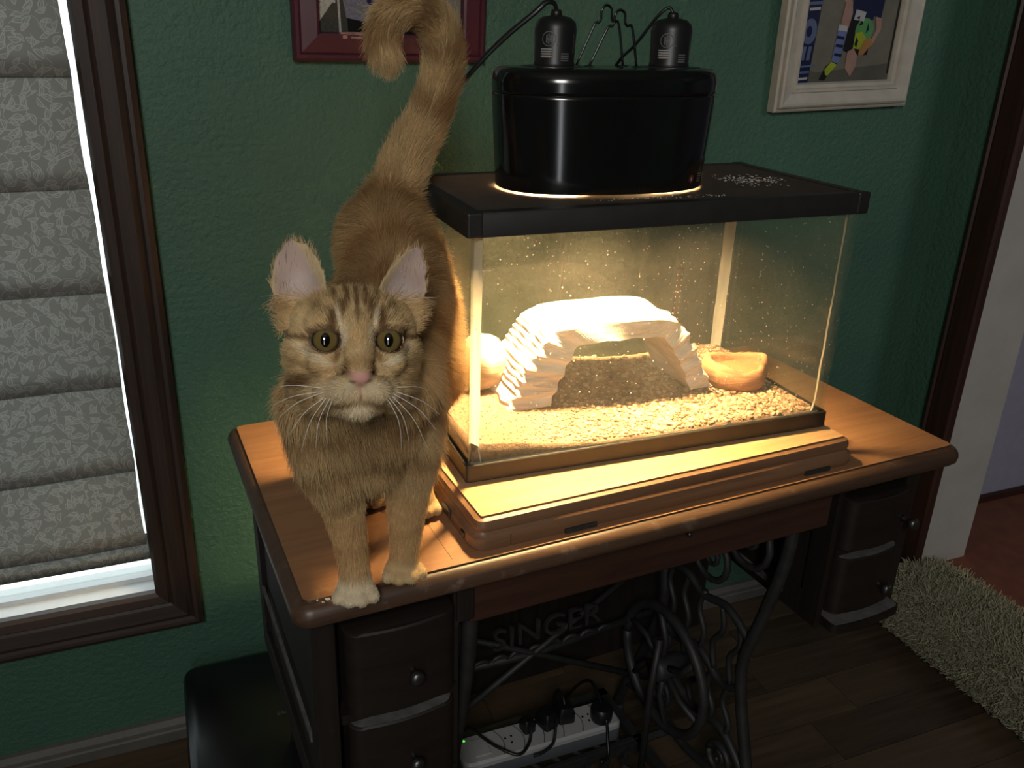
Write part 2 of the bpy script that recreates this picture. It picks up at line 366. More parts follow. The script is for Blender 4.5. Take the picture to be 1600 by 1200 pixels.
# window: mitred dark wood trim, white sash, glass
tp = [(0.0, 0.0), (0.0, -0.012), (0.006, -0.018), (0.020, -0.021), (0.024, -0.017), (0.028, -0.021), (0.050, -0.026), (0.058, -0.022), (0.062, -0.027), (0.068, -0.028), (0.076, -0.024), (0.076, 0.0)]
TX0, TX1, TZ0, TZ1 = WX0-0.008, -0.394, 0.345, WZ1-0.005
win = struct(obj('window_1', MB().box((WX0, 0.036, WZ0), (WX1, 0.076, WZ0+0.014)).box((WX0, 0.036, WZ1-0.05), (WX1, 0.076, WZ1)).box((WX0, 0.036, WZ0), (WX0+0.012, 0.076, WZ1)).box((WX1-0.004, 0.036, WZ0), (WX1, 0.076, WZ1)), M['sash']), 'window with a white sash behind the shade')
def trimrun(a, b, da, db, vert):
    # a,b inner corners; da/db outward diagonals
    return MB().loft([[(a[0]+da[0]*o, y, a[1]+da[1]*o) for o, y in tp], [(b[0]+db[0]*o, y, b[1]+db[1]*o) for o, y in tp]])
obj('window_trim', trimrun((TX1, TZ0), (TX1, TZ1), (1, -1), (1, 1), 1), M['trim'], win)
obj('window_trim', trimrun((TX0, TZ0), (TX1, TZ0), (-1, -1), (1, -1), 0), M['trimx'], win)
obj('window_trim', trimrun((TX0, TZ0), (TX0, TZ1), (-1, -1), (-1, 1), 1), M['trim'], win)
obj('window_trim', trimrun((TX0, TZ1), (TX1, TZ1), (-1, 1), (1, 1), 0), M['trimx'], win)
obj('window_pane', MB().box((WX0+0.012, 0.052, WZ0+0.014), (WX1-0.004, 0.056, WZ1-0.05)), M['windowglass'], win)
obj('window_sill', MB().box((WX0, -0.002, WZ0-0.004), (WX1, 0.036, WZ0+0.0045)), M['sash'], win)
# roman shade: soft pleats, each hanging over the next
fz = [1.755, 1.56, 1.3965, 1.235, 1.0765, 0.915, 0.7545, 0.597, 0.4505]
shade = thing('roman_shade', 'grey roman shade with pale leaf vines and soft pleats, covering the window', 'window shade', (-0.8, 0.01, 1.78))
prev = (0.0, 1.78); X0, X1 = -1.255, -0.4035; nx = 24
def sheet(name, prof, x0=X0, x1=X1, wob=0.0015):
    mb = MB(); rings = []
    for i in range(nx+1):
        rings.append([(x0+(x1+0.006*min(1, max(0, (1.2-z)/0.35))-x0)*i/nx+0.8+(0.0010*math.sin(z*31+1) if i == nx else 0), y+wob*math.sin((x0+(x1-x0)*i/nx)*23+z*9)-0.01, z-1.78) for y, z in prof])
    mb.loft(rings, False, False, closed=False); return obj(name, mb, M['shade'], shade, smooth=True)
for i in range(len(fz)):
    zt = 1.778 if i == 0 else fz[i-1]+0.020; zb = fz[i]
    h = zt-zb; prof = []
    for k in range(13):
        t = k/12; prof.append((-0.004-0.011*math.sin(PI*min(1, t*1.0))**1.3*0.55-0.010*t**2.2, zt-h*t))
    prof += [(-0.0115, zb-0.0012), (-0.009, zb+0.002), (-0.007, zb+0.012), (-0.005, zb+0.022)]
    sheet('pleat', prof)
sheet('hem', [(-0.002, 0.466), (-0.003, 0.45), (-0.005, 0.43), (-0.006, 0.4145), (-0.002, 0.4145), (-0.001, 0.43)], X0, X1+0.005, 0.0006)
obj('head_rail', MB().box((X0+0.8, -0.02, -0.02), (X1+0.8, 0.02, 0.018)), M['sash'], shade)

# ------------------------------------------------------------------ pictures on the wall
def rectframe(mb, x0, z0, x1, z1, prof, mi=0):
    # prof: list of (inset from outer edge, y); mitred rectangular ring
    rings = [[(x0+o, y, z0+o), (x1-o, y, z0+o), (x1-o, y, z1-o), (x0+o, y, z1-o)] for o, y in prof]
    return mb.loft(rings, False, False, mi)
def tilted(poly, y, mb, mi): mb.add([(x, y, z) for x, z in poly], [tuple(range(len(poly)))], mi)
def ell(cx, cz, a, b, n=16, rot=0): return [(cx+a*math.cos(2*PI*i/n)*math.cos(rot)-b*math.sin(2*PI*i/n)*math.sin(rot), cz+a*math.cos(2*PI*i/n)*math.sin(rot)+b*math.sin(2*PI*i/n)*math.cos(rot)) for i in range(n)]
pf = thing('picture_frame', 'cream white wooden picture frame hanging beside the opening, with a kneeling football player', 'picture', (0.98, -0.0085, 1.39))
pf.rotation_euler = (R(2.2), R(-1.7), 0)
fw = MB(); FX0, FX1, FZ0, FZ1 = -0.166, 0.162, -0.216, 0.216
rectframe(fw, FX0, FZ0, FX1, FZ1, [(0.0, -0.001), (0.0, -0.020), (0.004, -0.023), (0.007, -0.019), (0.008, -0.027), (0.012, -0.030), (0.016, -0.027), (0.034, -0.022), (0.036, -0.025), (0.041, -0.025), (0.043, -0.021), (0.049, -0.019), (0.052, -0.013), (0.052, -0.010)])
fo = obj('frame', fw, M['frame_w'], pf)
cols = dict(bg=(0.155, 0.15, 0.118), bg2=(0.10, 0.096, 0.075), bg3=(0.21, 0.21, 0.19), navy=(0.012, 0.016, 0.055), skin=(0.34, 0.21, 0.165), sock=(0.13, 0.17, 0.34), white=(0.42, 0.42, 0.42), lime=(0.30, 0.38, 0.03), green=(0.09, 0.28, 0.09), dark=(0.012, 0.012, 0.012), blue=(0.10, 0.13, 0.22), orange=(0.36, 0.18, 0.06))
pm = [plain('print_'+k, c, 0.25, var=0.1) for k, c in cols.items()]; ci = {k: i for i, k in enumerate(cols)}
pr = MB(); lay = [0]
def put(poly, c): lay[0] += 1; tilted(poly, -0.0098-0.00004*lay[0], pr, ci[c])
PX0, PX1, PZ0, PZ1 = FX0+0.05, FX1-0.05, FZ0+0.05, FZ1-0.05
pr.box((PX0-0.003, -0.009, PZ0-0.003), (PX1+0.003, -0.004, PZ1+0.003), ci['bg'])
def q(u, v): return (PX0+u*(PX1-PX0), PZ0+v*(PZ1-PZ0))       # 0..1 over the print
def poly(*p): return [q(u, v) for u, v in p]
put(poly((0, 0.0), (1, 0.0), (1, 0.10), (0.2, 0.06), (0, 0.1)), 'bg2')
put(poly((0.2, 0.475), (1, 0.475), (1, 1), (0.2, 1)), 'bg3')
put(poly((0.97, 0.04), (1, 0.04), (1, 1), (0.97, 1)), 'dark')
put(poly((0.0, 0.0), (0.13, 0.0), (0.155, 0.35), (0.19, 1), (0.0, 1)), 'navy')
put(ell(*q(0.075, 0.285), 0.0165, 0.023), 'blue'); put(ell(*q(0.07, 0.285), 0.0065, 0.010), 'navy')
for k, (v0, v1, u0, u1) in enumerate([(0.055, 0.068, 0.0, 0.13), (0.02, 0.033, 0.0, 0.12), (0.09, 0.10, 0.02, 0.18), (0.395, 0.41, 0.04, 0.15), (0.425, 0.44, 0.03, 0.17), (0.455, 0.47, 0.05, 0.18), (0.49, 0.505, 0.03, 0.16), (0.53, 0.55, 0.04, 0.17), (0.58, 0.60, 0.04, 0.16)]): put(poly((u0, v0), (u1, v0+0.004), (u1, v1+0.004), (u0, v1)), 'white' if k % 2 else 'blue')
for u in (0.02, 0.075): put(poly((u, 0.13), (u+0.035, 0.13), (u+0.045, 0.205), (u+0.01, 0.205)), 'blue')
put(poly((0.45, 0.18), (0.56, 0.15), (0.72, 0.15), (0.72, 0.21), (0.66, 0.36), (0.50, 0.44), (0.47, 0.30)), 'dark')     # shorts
put(poly((0.48, 0.36), (0.72, 0.34), (0.76, 0.56), (0.78, 0.85), (0.50, 0.85), (0.47, 0.6)), 'navy')                  # shirt
put(poly((0.70, 0.37), (0.80, 0.345), (0.82, 0.52), (0.76, 0.62), (0.70, 0.58)), 'navy')
put(poly((0.38, 0.30), (0.47, 0.30), (0.49, 0.38), (0.47, 0.44), (0.40, 0.44)), 'skin')                                # raised knee
put(poly((0.38, 0.44), (0.46, 0.44), (0.48, 0.55), (0.40, 0.55)), 'skin')
put(poly((0.50, 0.08), (0.57, 0.03), (0.615, 0.09), (0.61, 0.15), (0.56, 0.19), (0.50, 0.17)), 'skin')                 # other knee
put(poly((0.36, 0.285), (0.46, 0.275), (0.46, 0.31), (0.365, 0.32)), 'white')
put(poly((0.345, 0.115), (0.425, 0.11), (0.46, 0.28), (0.365, 0.29)), 'sock')
for v in (0.15, 0.20, 0.245): put(poly((0.36, v), (0.44, v-0.008), (0.445, v+0.008), (0.365, v+0.016)), 'navy')
put(poly((0.24, 0.02), (0.30, 0.015), (0.345, 0.06), (0.41, 0.105), (0.35, 0.12), (0.29, 0.09)), 'dark')
put(poly((0.30, 0.045), (0.325, 0.04), (0.41, 0.10), (0.345, 0.118), (0.285, 0.075)), 'lime')
put(ell(*q(0.64, 0.285), 0.022, 0.023), 'green')
put(poly((0.55, 0.19), (0.64, 0.18), (0.68, 0.24), (0.62, 0.28), (0.55, 0.27)), 'lime')
put(poly((0.56, 0.21), (0.585, 0.19), (0.595, 0.23), (0.57, 0.25)), 'dark'); put(poly((0.57, 0.31), (0.62, 0.32), (0.60, 0.345)), 'dark'); put(poly((0.66, 0.27), (0.69, 0.29), (0.67, 0.33)), 'navy')
put(poly((0.51, 0.345), (0.62, 0.335), (0.63, 0.385), (0.52, 0.40)), 'white'); put(poly((0.53, 0.355), (0.57, 0.345), (0.57, 0.365)), 'navy')
put(poly((0.74, 0.36), (0.81, 0.35), (0.82, 0.29), (0.75, 0.20), (0.72, 0.22), (0.77, 0.29)), 'skin')
put(poly((0.62, 0.15), (0.67, 0.15), (0.76, 0.22), (0.72, 0.245), (0.66, 0.235), (0.62, 0.18)), 'orange')
obj('photo_print', pr, pm, pf)

mf = thing('picture_frame.001', 'maroon wooden picture frame with chipped paint, behind the raised cat tail', 'picture', (0.07, -0.0062, 1.43))
mf.rotation_euler = (R(2.0), R(0.3), 0)
mw = MB(); GX0, GX1, GZ0, GZ1 = -0.156, 0.156, -0.172, 0.19
rectframe(mw, GX0, GZ0, GX1, GZ1, [(0.0, -0.001), (0.0, -0.018), (0.004, -0.021), (0.009, -0.021), (0.0105, -0.0185), (0.0125, -0.0205), (0.036, -0.0245), (0.040, -0.023), (0.042, -0.012)])
obj('frame', mw, M['frame_m'], mf)
cp = MB()
for (a, b, z, h) in ((-0.085, -0.062, -0.1325, 0.003), (-0.075, -0.025, -0.1335, 0.0045), (-0.081, -0.074, -0.139, 0.005), (-0.068, -0.05, -0.1385, 0.003)):
    cp.box((a, -0.0250, z), (b, -0.0236, z+h))
obj('chipped_edge', cp, M['chip'], mf)
pr = MB(); lay[0] = 0
c2 = dict(bg=(0.20, 0.20, 0.17), white=(0.40, 0.39, 0.34), seat=(0.055, 0.052, 0.042), shirt=(0.17, 0.17, 0.21), dark=(0.008, 0.008, 0.008), navy=(0.02, 0.02, 0.08))
pm2 = [plain('print2_'+k, c, 0.25, var=0.25, vs=300) for k, c in c2.items()]; ci = {k: i for i, k in enumerate(c2)}
PX0, PX1, PZ0, PZ1 = GX0+0.04, GX1-0.04, GZ0+0.04, GZ1-0.04
pr.box((PX0-0.002, -0.010, PZ0-0.002), (PX1+0.002, -0.005, PZ1+0.002), ci['bg'])
def put(poly, c): lay[0] += 1; tilted(poly, -0.0108-0.00004*lay[0], pr, ci[c])
put(poly((0, 0), (0.16, 0), (0.16, 0.22), (0, 0.06)), 'seat'); put(poly((0, 0.05), (0.13, 0.19), (0.13, 0.30), (0, 0.13)), 'white')
put(poly((0.14, 0), (0.155, 0), (0.14, 0.3), (0.125, 0.3)), 'white'); put(poly((0, 0.16), (0.12, 0.155), (0.12, 0.168), (0, 0.175)), 'white')
put(poly((0.155, 0), (0.22, 0), (0.16, 0.2), (0.145, 0.2)), 'seat')
put(poly((0.20, 0), (0.7, 0), (0.7, 0.2), (0.19, 0.17)), 'dark'); put(poly((0.19, 0.08), (0.34, 0.06), (0.7, 0.08), (0.7, 0.6), (0.2, 0.6), (0.165, 0.2)), 'shirt')
put(poly((0.24, 0.11), (0.38, 0.085), (0.38, 0.095), (0.25, 0.125)), 'bg'); put(poly((0.26, 0.15), (0.36, 0.12), (0.36, 0.132), (0.27, 0.165)), 'bg')
put(ell(*q(0.355, 0.175), 0.006, 0.008), 'navy')
obj('photo_print', pr, pm2, mf)

# low black device on the floor; its top is what the camera sees
bx = thing('electronic_device', 'low glossy black device with rounded corners and grey lettering, on the floor beside the table', 'device', (-0.198, -0.205, 0))
bm_ = MB(); dv_ = [(0.004, 0.012), (0.0, 0.02), (0.0, 0.176), (0.004, 0.186), (0.014, 0.190)]
bm_.loft([rrect(-0.168+o, -0.165+o, 0.168-o, 0.165-o, 0.020, z, 6) for o, z in dv_])
obj('cabinet', bm_, M['boxblack'], bx, auto=35)
obj('front_slot', MB().box((-0.12, -0.1655, 0.06), (0.12, -0.160, 0.085)), M['cordm'], bx, bevel=0.001)
for sx in (-0.14, 0.14):
    for sy in (-0.14, 0.14): obj('foot', MB().lathe([(0.01, 0.013), (0.011, 0.004), (0.009, 0.0)], (sx, sy, 0), n=12), M['cordm'], bx)
tm = text_mesh('SAMSUNG', 0.0118, 0.0002); tm.materials.append(M['graylabel'])
o = obj('lettering', tm, M['graylabel'], bx); o.location = (-0.188+0.198, -0.2145+0.205, 0.1903); o.rotation_euler = (0, 0, R(3))

# ================================================================== SEWING TABLE
TA = 0.0592; TL, TD, TT = 0.918, 0.4304, 0.7751
tb = thing('sewing_table', 'antique wooden treadle sewing table with drawers, carrying the lit glass tank and the cat', 'table', (-0.2132, -0.6987, 0), TA)
# tabletop with ogee edge
prof = [(-0.03, 0.0), (0.0, 0.0), (0.0008, -0.0022), (0.004, -0.0028), (0.0085, -0.0055), (0.0125, -0.0105), (0.0138, -0.0165), (0.0125, -0.0235), (0.008, -0.028), (0.0, -0.030), (-0.012, -0.030)]
rings = [rrect(-o, -o, TL+o, TD+o, max(0.003, 0.008+o), TT+z) for o, z in prof]
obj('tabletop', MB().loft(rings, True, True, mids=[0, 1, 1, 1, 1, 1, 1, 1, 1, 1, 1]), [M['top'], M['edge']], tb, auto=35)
# thin veneer seams inlaid in the top
for a in ((0.163, 0.012, 0.1637, TD-0.012), (0.745, 0.012, 0.7457, TD-0.012)): obj('veneer_seam', MB().box((a[0], a[1], TT-0.001), (a[2], a[3], TT+0.0001)), M['edge'], tb)
# carcass
def panel_side(u0, u1, zb):
    mb = MB()
    mb.box((u0, 0.03, zb), (u1, 0.065, TT-0.03)); mb.box((u0, TD-0.045, zb), (u1, TD-0.01, TT-0.03))
    mb.box((u0, 0.065, zb), (u1, TD-0.045, zb+0.045)); mb.box((u0, 0.065, TT-0.075), (u1, TD-0.045, TT-0.03))
    mb.box((u0+0.007, 0.065, zb+0.045), (u1-0.004, TD-0.045, TT-0.075)); return mb
for nm, u0, u1 in (('side_panel', 0.010, 0.036), ('side_panel', 0.1725, 0.180), ('side_panel', 0.752, 0.762), ('side_panel', 0.884, 0.908)):
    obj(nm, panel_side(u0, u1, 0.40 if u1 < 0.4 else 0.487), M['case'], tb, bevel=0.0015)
obj('dust_ledge', MB().box((0.0088, 0.068, 0.525), (0.0125, TD-0.05, 0.533)), M['dusty'], tb)
for u0, u1 in ((0.036, 0.176), (0.762, 0.884)): obj('back_panel', MB().box((u0, TD-0.03, 0.41 if u0 < 0.4 else 0.487), (u1, TD-0.02, TT-0.03)), M['case'], tb)
obj('apron', MB().box((0.195, 0.034, 0.664), (0.744, 0.052, TT-0.03)), M['apron'], tb, bevel=0.002)
obj('added_rear_screen', MB().box((0.038, TD-0.018, 0.17), (0.882, TD-0.008, TT-0.03)), M['case'], tb)  # added dark board to hide the lit wall behind; not a real table part
obj('apron_block', MB().box((0.176, 0.027, 0.675), (0.198, 0.055, TT-0.03)), M['case'], tb, bevel=0.002)
obj('pull_knob', MB().lathe([(0.0025, 0.036), (0.0035, 0.033), (0.004, 0.029), (0.0028, 0.0265), (0.001, 0.026)], (0.4963, 0.0, 0.714), 'Y', 14), M['knob'], tb, smooth=True)
def drawer_plan(u0, u1, v0, v1, r=0.016):
    pts = [(u0, v1)]
    for i in range(6): a = R(180+90*i/5); pts.append((u0+r+r*math.cos(a), v0+r+r*math.sin(a)))
    n = 6
    for i in range(1, n): t = i/n; pts.append((u0+r+(u1-u0-2*r)*t, v0-0.004*math.sin(PI*t)))
    for i in range(6): a = R(270+90*i/5); pts.append((u1-r+r*math.cos(a), v0+r+r*math.sin(a)))
    pts.append((u1, v1)); return pts
def drawer(u0, u1, z0, z1, ku, kz, ledge=True):
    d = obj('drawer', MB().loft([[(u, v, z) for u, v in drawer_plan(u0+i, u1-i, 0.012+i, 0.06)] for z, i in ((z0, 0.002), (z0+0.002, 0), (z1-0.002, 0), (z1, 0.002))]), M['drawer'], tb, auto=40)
    if ledge: obj('dusty_edge', MB().prism(drawer_plan(u0+0.003, u1-0.003, 0.0145, 0.032), z1+0.0001, z1+0.0009), M['dusty'], d)
    obj('knob', MB().lathe([(0.006, 0.012), (0.0035, 0.008), (0.0035, 0.001), (0.008, -0.003), (0.0095, -0.007), (0.0075, -0.011), (0.002, -0.0125)], (ku, 0, kz), 'Y', 16), M['knob'], d, smooth=True)
drawer(0.044, 0.171, 0.592, 0.706, 0.1154, 0.645, False); drawer(0.044, 0.171, 0.466, 0.578, 0.1149, 0.520)
drawer(0.765, 0.880, 0.624, 0.706, 0.866, 0.661, False); drawer(0.765, 0.880, 0.516, 0.611, 0.842, 0.556)
for u0, u1, z0 in ((0.038, 0.176, 0.578), (0.038, 0.176, 0.452), (0.763, 0.884, 0.611)):
    obj('drawer_rail', MB().box((u0, 0.026, z0), (u1, 0.06, z0+0.013)), M['case'], tb)
rl = obj('drawer_rail', MB().prism(drawer_plan(0.764, 0.895, 0.004, 0.06, 0.008), 0.490, 0.504), M['case'], tb)
obj('dusty_edge', MB().prism(drawer_plan(0.766, 0.893, 0.006, 0.05, 0.007), 0.5041, 0.5049), M['dusty'], rl)
obj('dusty_edge', MB().box((0.7465, 0.10, 0.5045), (0.7635, 0.20, 0.513)), M['dusty'], tb)
# cast iron treadle stand
def iron_frame(u):
    f = MB(); T = lambda pts, r=0.008, k=5: f.tube([(u, v, z) for v, z in [(p.x, p.y) for p in smoothpts([(a, b, 0) for a, b in pts], k)]], r, 7)
    T([(0.055, 0.70), (0.06, 0.60), (0.085, 0.48), (0.11, 0.36), (0.075, 0.22), (0.03, 0.10), (-0.005, 0.012)], 0.010)
    T([(0.375, 0.70), (0.37, 0.60), (0.345, 0.48), (0.32, 0.36), (0.355, 0.22), (0.40, 0.10), (0.43, 0.012)], 0.010)
    T([(0.05, 0.70), (0.2, 0.695), (0.38, 0.70)], 0.009, 2)
    T([(0.10, 0.42), (0.16, 0.445), (0.22, 0.43), (0.27, 0.445), (0.33, 0.42)], 0.007)
    T([(0.10, 0.33), (0.15, 0.30), (0.215, 0.325), (0.28, 0.30), (0.33, 0.33)], 0.007)
    T([(0.055, 0.16), (0.13, 0.215), (0.215, 0.20), (0.30, 0.215), (0.375, 0.16)], 0.008)
    T([(0.03, 0.09), (0.12, 0.115), (0.215, 0.10), (0.31, 0.115), (0.40, 0.09)], 0.008)
    for v in (0.13, 0.172, 0.215, 0.258, 0.30):
        s = 1 if v < 0.215 else -1
        T([(v, 0.31), (v+0.010*s, 0.27), (v-0.012*s, 0.235), (v, 0.205)], 0.0052, 4)
        T([(v, 0.44), (v-0.010*s, 0.40), (v+0.010*s, 0.36), (v, 0.315)], 0.0052, 4)
    for cv, cz, rr in ((0.14, 0.59, 0.048), (0.29, 0.59, 0.048), (0.215, 0.51, 0.042), (0.13, 0.155, 0.026), (0.30, 0.155, 0.026)):
        T([(cv+rr*math.cos(2*PI*i/14), cz+rr*math.sin(2*PI*i/14)) for i in range(15)], 0.0058, 1)
        T([(cv+rr*0.55*math.cos(1+PI*1.5*i/8)*(1-i/14), cz+rr*0.55*math.sin(1+PI*1.5*i/8)*(1-i/14)) for i in range(9)], 0.0045, 1)
    for v in (-0.005, 0.43): f.lathe([(0.016, 0), (0.016, 0.008), (0.009, 0.016)], (u, v, 0), n=12)
    return f
for u in (0.205, 0.705): obj('iron_leg_frame', iron_frame(u), M['iron'], tb, smooth=True)
br = MB()
br.tube([(0.205, 0.352, 0.30), (0.455, 0.35, 0.285), (0.705, 0.352, 0.30)], 0.008, 7); br.tube([(0.205, 0.352, 0.395), (0.455, 0.35, 0.40), (0.705, 0.352, 0.395)], 0.008, 7)
br.tube([(0.205, 0.33, 0.16), (0.705, 0.36, 0.42)], 0.006, 6); br.tube([(0.705, 0.33, 0.16), (0.205, 0.36, 0.42)], 0.006, 6)
for i in range(9): br.tube([(0.32+0.035*i+0.016*math.cos(a), 0.348, 0.288+0.014*math.sin(a)) for a in [PI*k/6 for k in range(7)]], 0.004, 6)
obj('iron_brace', br, M['iron'], tb, smooth=True)
tm = text_mesh('SINGER', 0.062, 0.003); tm.materials.append(M['iron'])
o = obj('raised_lettering', tm, M['iron'], tb); o.location = (0.478, 0.341, 0.342); o.rotation_euler = (R(90), 0, 0); o.scale = (1.05, 1, 1)
wh = MB(); C = (0.655, 0.24, 0.275)
wh.tube([(C[0], C[1]+0.112*math.cos(2*PI*i/36), C[2]+0.112*math.sin(2*PI*i/36)) for i in range(37)], 0.009, 7)
for k in range(6):
    a = 2*PI*k/6+0.3; wh.tube([(C[0], C[1]+0.012*math.cos(a), C[2]+0.012*math.sin(a)), (C[0], C[1]+0.06*math.cos(a+0.22), C[2]+0.06*math.sin(a+0.22)), (C[0], C[1]+0.110*math.cos(a), C[2]+0.110*math.sin(a))], 0.006, 6)
wh.lathe([(0.02, -0.02), (0.022, -0.01), (0.022, 0.03), (0.012, 0.052)], C, 'X', 16)
obj('flywheel', wh, M['iron'], tb, smooth=True)
obj('pitman_rod', MB().tube([(0.625, 0.22, 0.36), (0.61, 0.21, 0.28), (0.60, 0.20, 0.11)], 0.006, 8), M['iron'], tb, smooth=True)
pd = MB(); PU0, PU1, PV0, PV1, PZ = 0.27, 0.635, 0.13, 0.385, 0.095
for (a, b) in (((PU0, PV0), (PU1, PV0)), ((PU0, PV1), (PU1, PV1)), ((PU0, PV0), (PU0, PV1)), ((PU1, PV0), (PU1, PV1)), ((PU0, 0.26), (PU1, 0.26))):
    x0, x1 = sorted((a[0], b[0])); y0_, y1 = sorted((a[1], b[1])); pd.box((x0-0.008, y0_-0.008, PZ-0.008), (x1+0.008, y1+0.008, PZ+0.0095))
for i in range(1, 9):
    u = PU0+(PU1-PU0)*i/9
    pd.tube(smoothpts([(u-0.012, PV0, PZ), (u+0.014, PV0+0.04, PZ), (u-0.014, PV0+0.09, PZ), (u+0.012, 0.26, PZ), (u-0.012, 0.32, PZ), (u, PV1, PZ)], 3), 0.0065, 6)
pd.tube([(0.205, 0.26, PZ+0.002), (0.705, 0.26, PZ+0.002)], 0.008, 8)
obj('foot_treadle', pd, M['iron'], tb)

# ------------------------------------------------------------------ plinth under the tank
PA = TA
pl_ = thing('wooden_plinth', 'low wooden platform with moulded dark edges between the table top and the glass tank', 'platform', (-0.2132, -0.6987, TT), TA)
U0, U1, V0, V1, PH = 0.2019, 0.7301, 0.0235, 0.385, 0.0375
prof = [(-0.02, PH), (0.0, PH), (0.0006, PH-0.0022), (0.006, PH-0.004), (0.0088, PH-0.009), (0.0086, PH-0.0135), (0.0070, PH-0.017), (0.0085, PH-0.020), (0.0130, PH-0.0225), (0.0138, PH-0.027), (0.0138, 0.0042), (0.0120, 0.0)]
rings = [rrect(U0-o, V0-o, U1+o, V1+o, max(0.003, 0.003+o*1.15), z) for o, z in prof]
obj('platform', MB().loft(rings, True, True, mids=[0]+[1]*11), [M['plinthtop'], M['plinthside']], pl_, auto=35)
obj('front_joint', MB().box((0.2318, V0-0.0142, 0.003), (0.2325, V0-0.0130, PH-0.022)), M['case'], pl_)
for u in (0.300, 0.655): obj('latch', MB().box((u, V0-0.0165, 0.0005), (u+0.042, V0-0.0125, 0.0065)).box((u+0.008, V0-0.0175, 0.002), (u+0.03, V0-0.0125, 0.005)), M['iron'], pl_, bevel=0.0008)
lt = MB().box((U0-0.0165, 0.078, 0.008), (U0-0.0125, 0.100, 0.0165))
obj('catch', lt, M['knob'], pl_, bevel=0.001)
obj('catch', MB().box((U0-0.0160, 0.036, 0.006), (U0-0.0125, 0.046, 0.013)), M['knob'], pl_, bevel=0.001)

# ================================================================== GLASS TANK
KA = -0.0175; KX, KY, KZ = -0.0054, -0.5925, 0.8126; W, D = 0.514, 0.258
G = 0.005; ZR = 0.023; H = 0.3175
tk = thing('glass_tank', 'rectangular glass reptile tank with black rims, lit from above, on the plinth', 'tank', (KX, KY, KZ), KA)
# bottom rim: a band outside the glass with a small inner lip
ring_o = [rrect(0, 0, W, D, 0.003, z) for z in (0, ZR)]; 
rim = MB(); rim.loft([rrect(0.004, 0.004, W-0.004, D-0.004, 0.002, 0.0), rrect(0, 0, W, D, 0.004, 0.0015), rrect(0, 0, W, D, 0.004, ZR-0.001), rrect(0.001, 0.001, W-0.001, D-0.001, 0.0035, ZR), rrect(0.0038, 0.0038, W-0.0038, D-0.0038, 0.002, ZR)], True, False)
obj('bottom_rim', rim, M['rimblack'], tk, auto=40)
gi = 0.004; zt = H-0.006
obj('front_pane', MB().box((gi, gi, 0.004), (W-gi, gi+G, zt)), M['glass'], tk)
obj('back_pane', MB().box((gi, D-gi-G, 0.004), (W-gi, D-gi, zt)), M['glass'], tk)
obj('side_pane', MB().box((gi, gi+G+0.0004, 0.004), (gi+G, D-gi-G-0.0004, zt)), M['glass'], tk)
obj('side_pane', MB().box((W-gi-G, gi+G+0.0004, 0.004), (W-gi, D-gi-G-0.0004, zt)), M['glass'], tk)
obj('floor_pane', MB().box((gi+G+.001, gi+G+.001, 0.005), (W-gi-G-.001, D-gi-G-.001, 0.010)), M['glass'], tk)
def seam(cx, cy, sx, sy):
    mb = MB(); r = 0.0115 if cy > 0.1 else 0.0095; rings = []
    for k in range(13):
        z = 0.012+(zt-0.012)*k/12; q_ = r*(1+0.06*math.sin(k*2.3+cx*40)+ (0.5 if k == 0 else 0))
        pts = [(q_, 0), (q_*0.55, q_*0.18), (q_*0.18, q_*0.55), (0, q_)]
        rings.append([(cx+sx*a, cy+sy*b, z) for a, b in pts])
    return mb.loft(rings, False, False, closed=False)
e = gi+G+0.0002
for cx, cy, sx, sy in ((e, e, 1, 1), (W-e, e, -1, 1), (e, D-e, 1, -1), (W-e, D-e, -1, -1)): obj('silicone_seam', seam(cx, cy, sx, sy), M['silicone'], tk)
sf = MB()
for x0, x1, v0, v1 in ((e, W-e, e, e+0.004), (e, W-e, D-e-0.004, D-e)): sf.box((x0, v0, 0.0102), (x1, v1, 0.0215))
obj('floor_seam', sf, M['silicone'], tk)
ths = obj('thermometer_strip', MB().box((0.4165, D-gi-G-0.0012, 0.905-KZ-0.016), (0.4285, D-gi-G-0.0002, 0.977-KZ)), M['blackplastic'], tk); ths['label'] = 'black stick-on thermometer strip'
dd = MB()
for i in range(9):
    z = 0.906-KZ-0.010+0.0088*i
    dd.box((0.4178, D-gi-G-0.0016, z), (0.4192, D-gi-G-0.0011, z+0.002)); dd.box((0.4258, D-gi-G-0.0016, z), (0.4272, D-gi-G-0.0011, z+0.002))
obj('scale_mark', dd, M['whitelabel'], ths)

# screen lid
ld = thing('screen_lid', 'black framed wire mesh lid on top of the glass tank', 'lid', (KX, KY, KZ+H), KA)
OV = 0.0022; LT = 0.0258; LF = 0.016
lf = MB()
lf.loft([rrect(-OV+0.003, -OV+0.003, W+OV-0.003, D+OV-0.003, 0.004, -LT), rrect(-OV, -OV, W+OV, D+OV, 0.005, -LT), rrect(-OV, -OV, W+OV, D+OV, 0.005, -0.003), rrect(-OV+0.002, -OV+0.002, W+OV-0.002, D+OV-0.002, 0.005, 0.0),
         rrect(LF-OV, LF-OV, W+OV-LF, D+OV-LF, 0.002, 0.0), rrect(LF-OV, LF-OV, W+OV-LF, D+OV-LF, 0.002, -0.0055), rrect(0.003, 0.003, W-0.003, D-0.003, 0.002, -0.0058), rrect(0.002, 0.002, W-0.002, D-0.002, 0.003, -LT), rrect(-OV+0.003, -OV+0.003, W+OV-0.003, D+OV-0.003, 0.004, -LT)], False, False)
obj('lid_frame', lf, M['lidblack'], ld, auto=40)
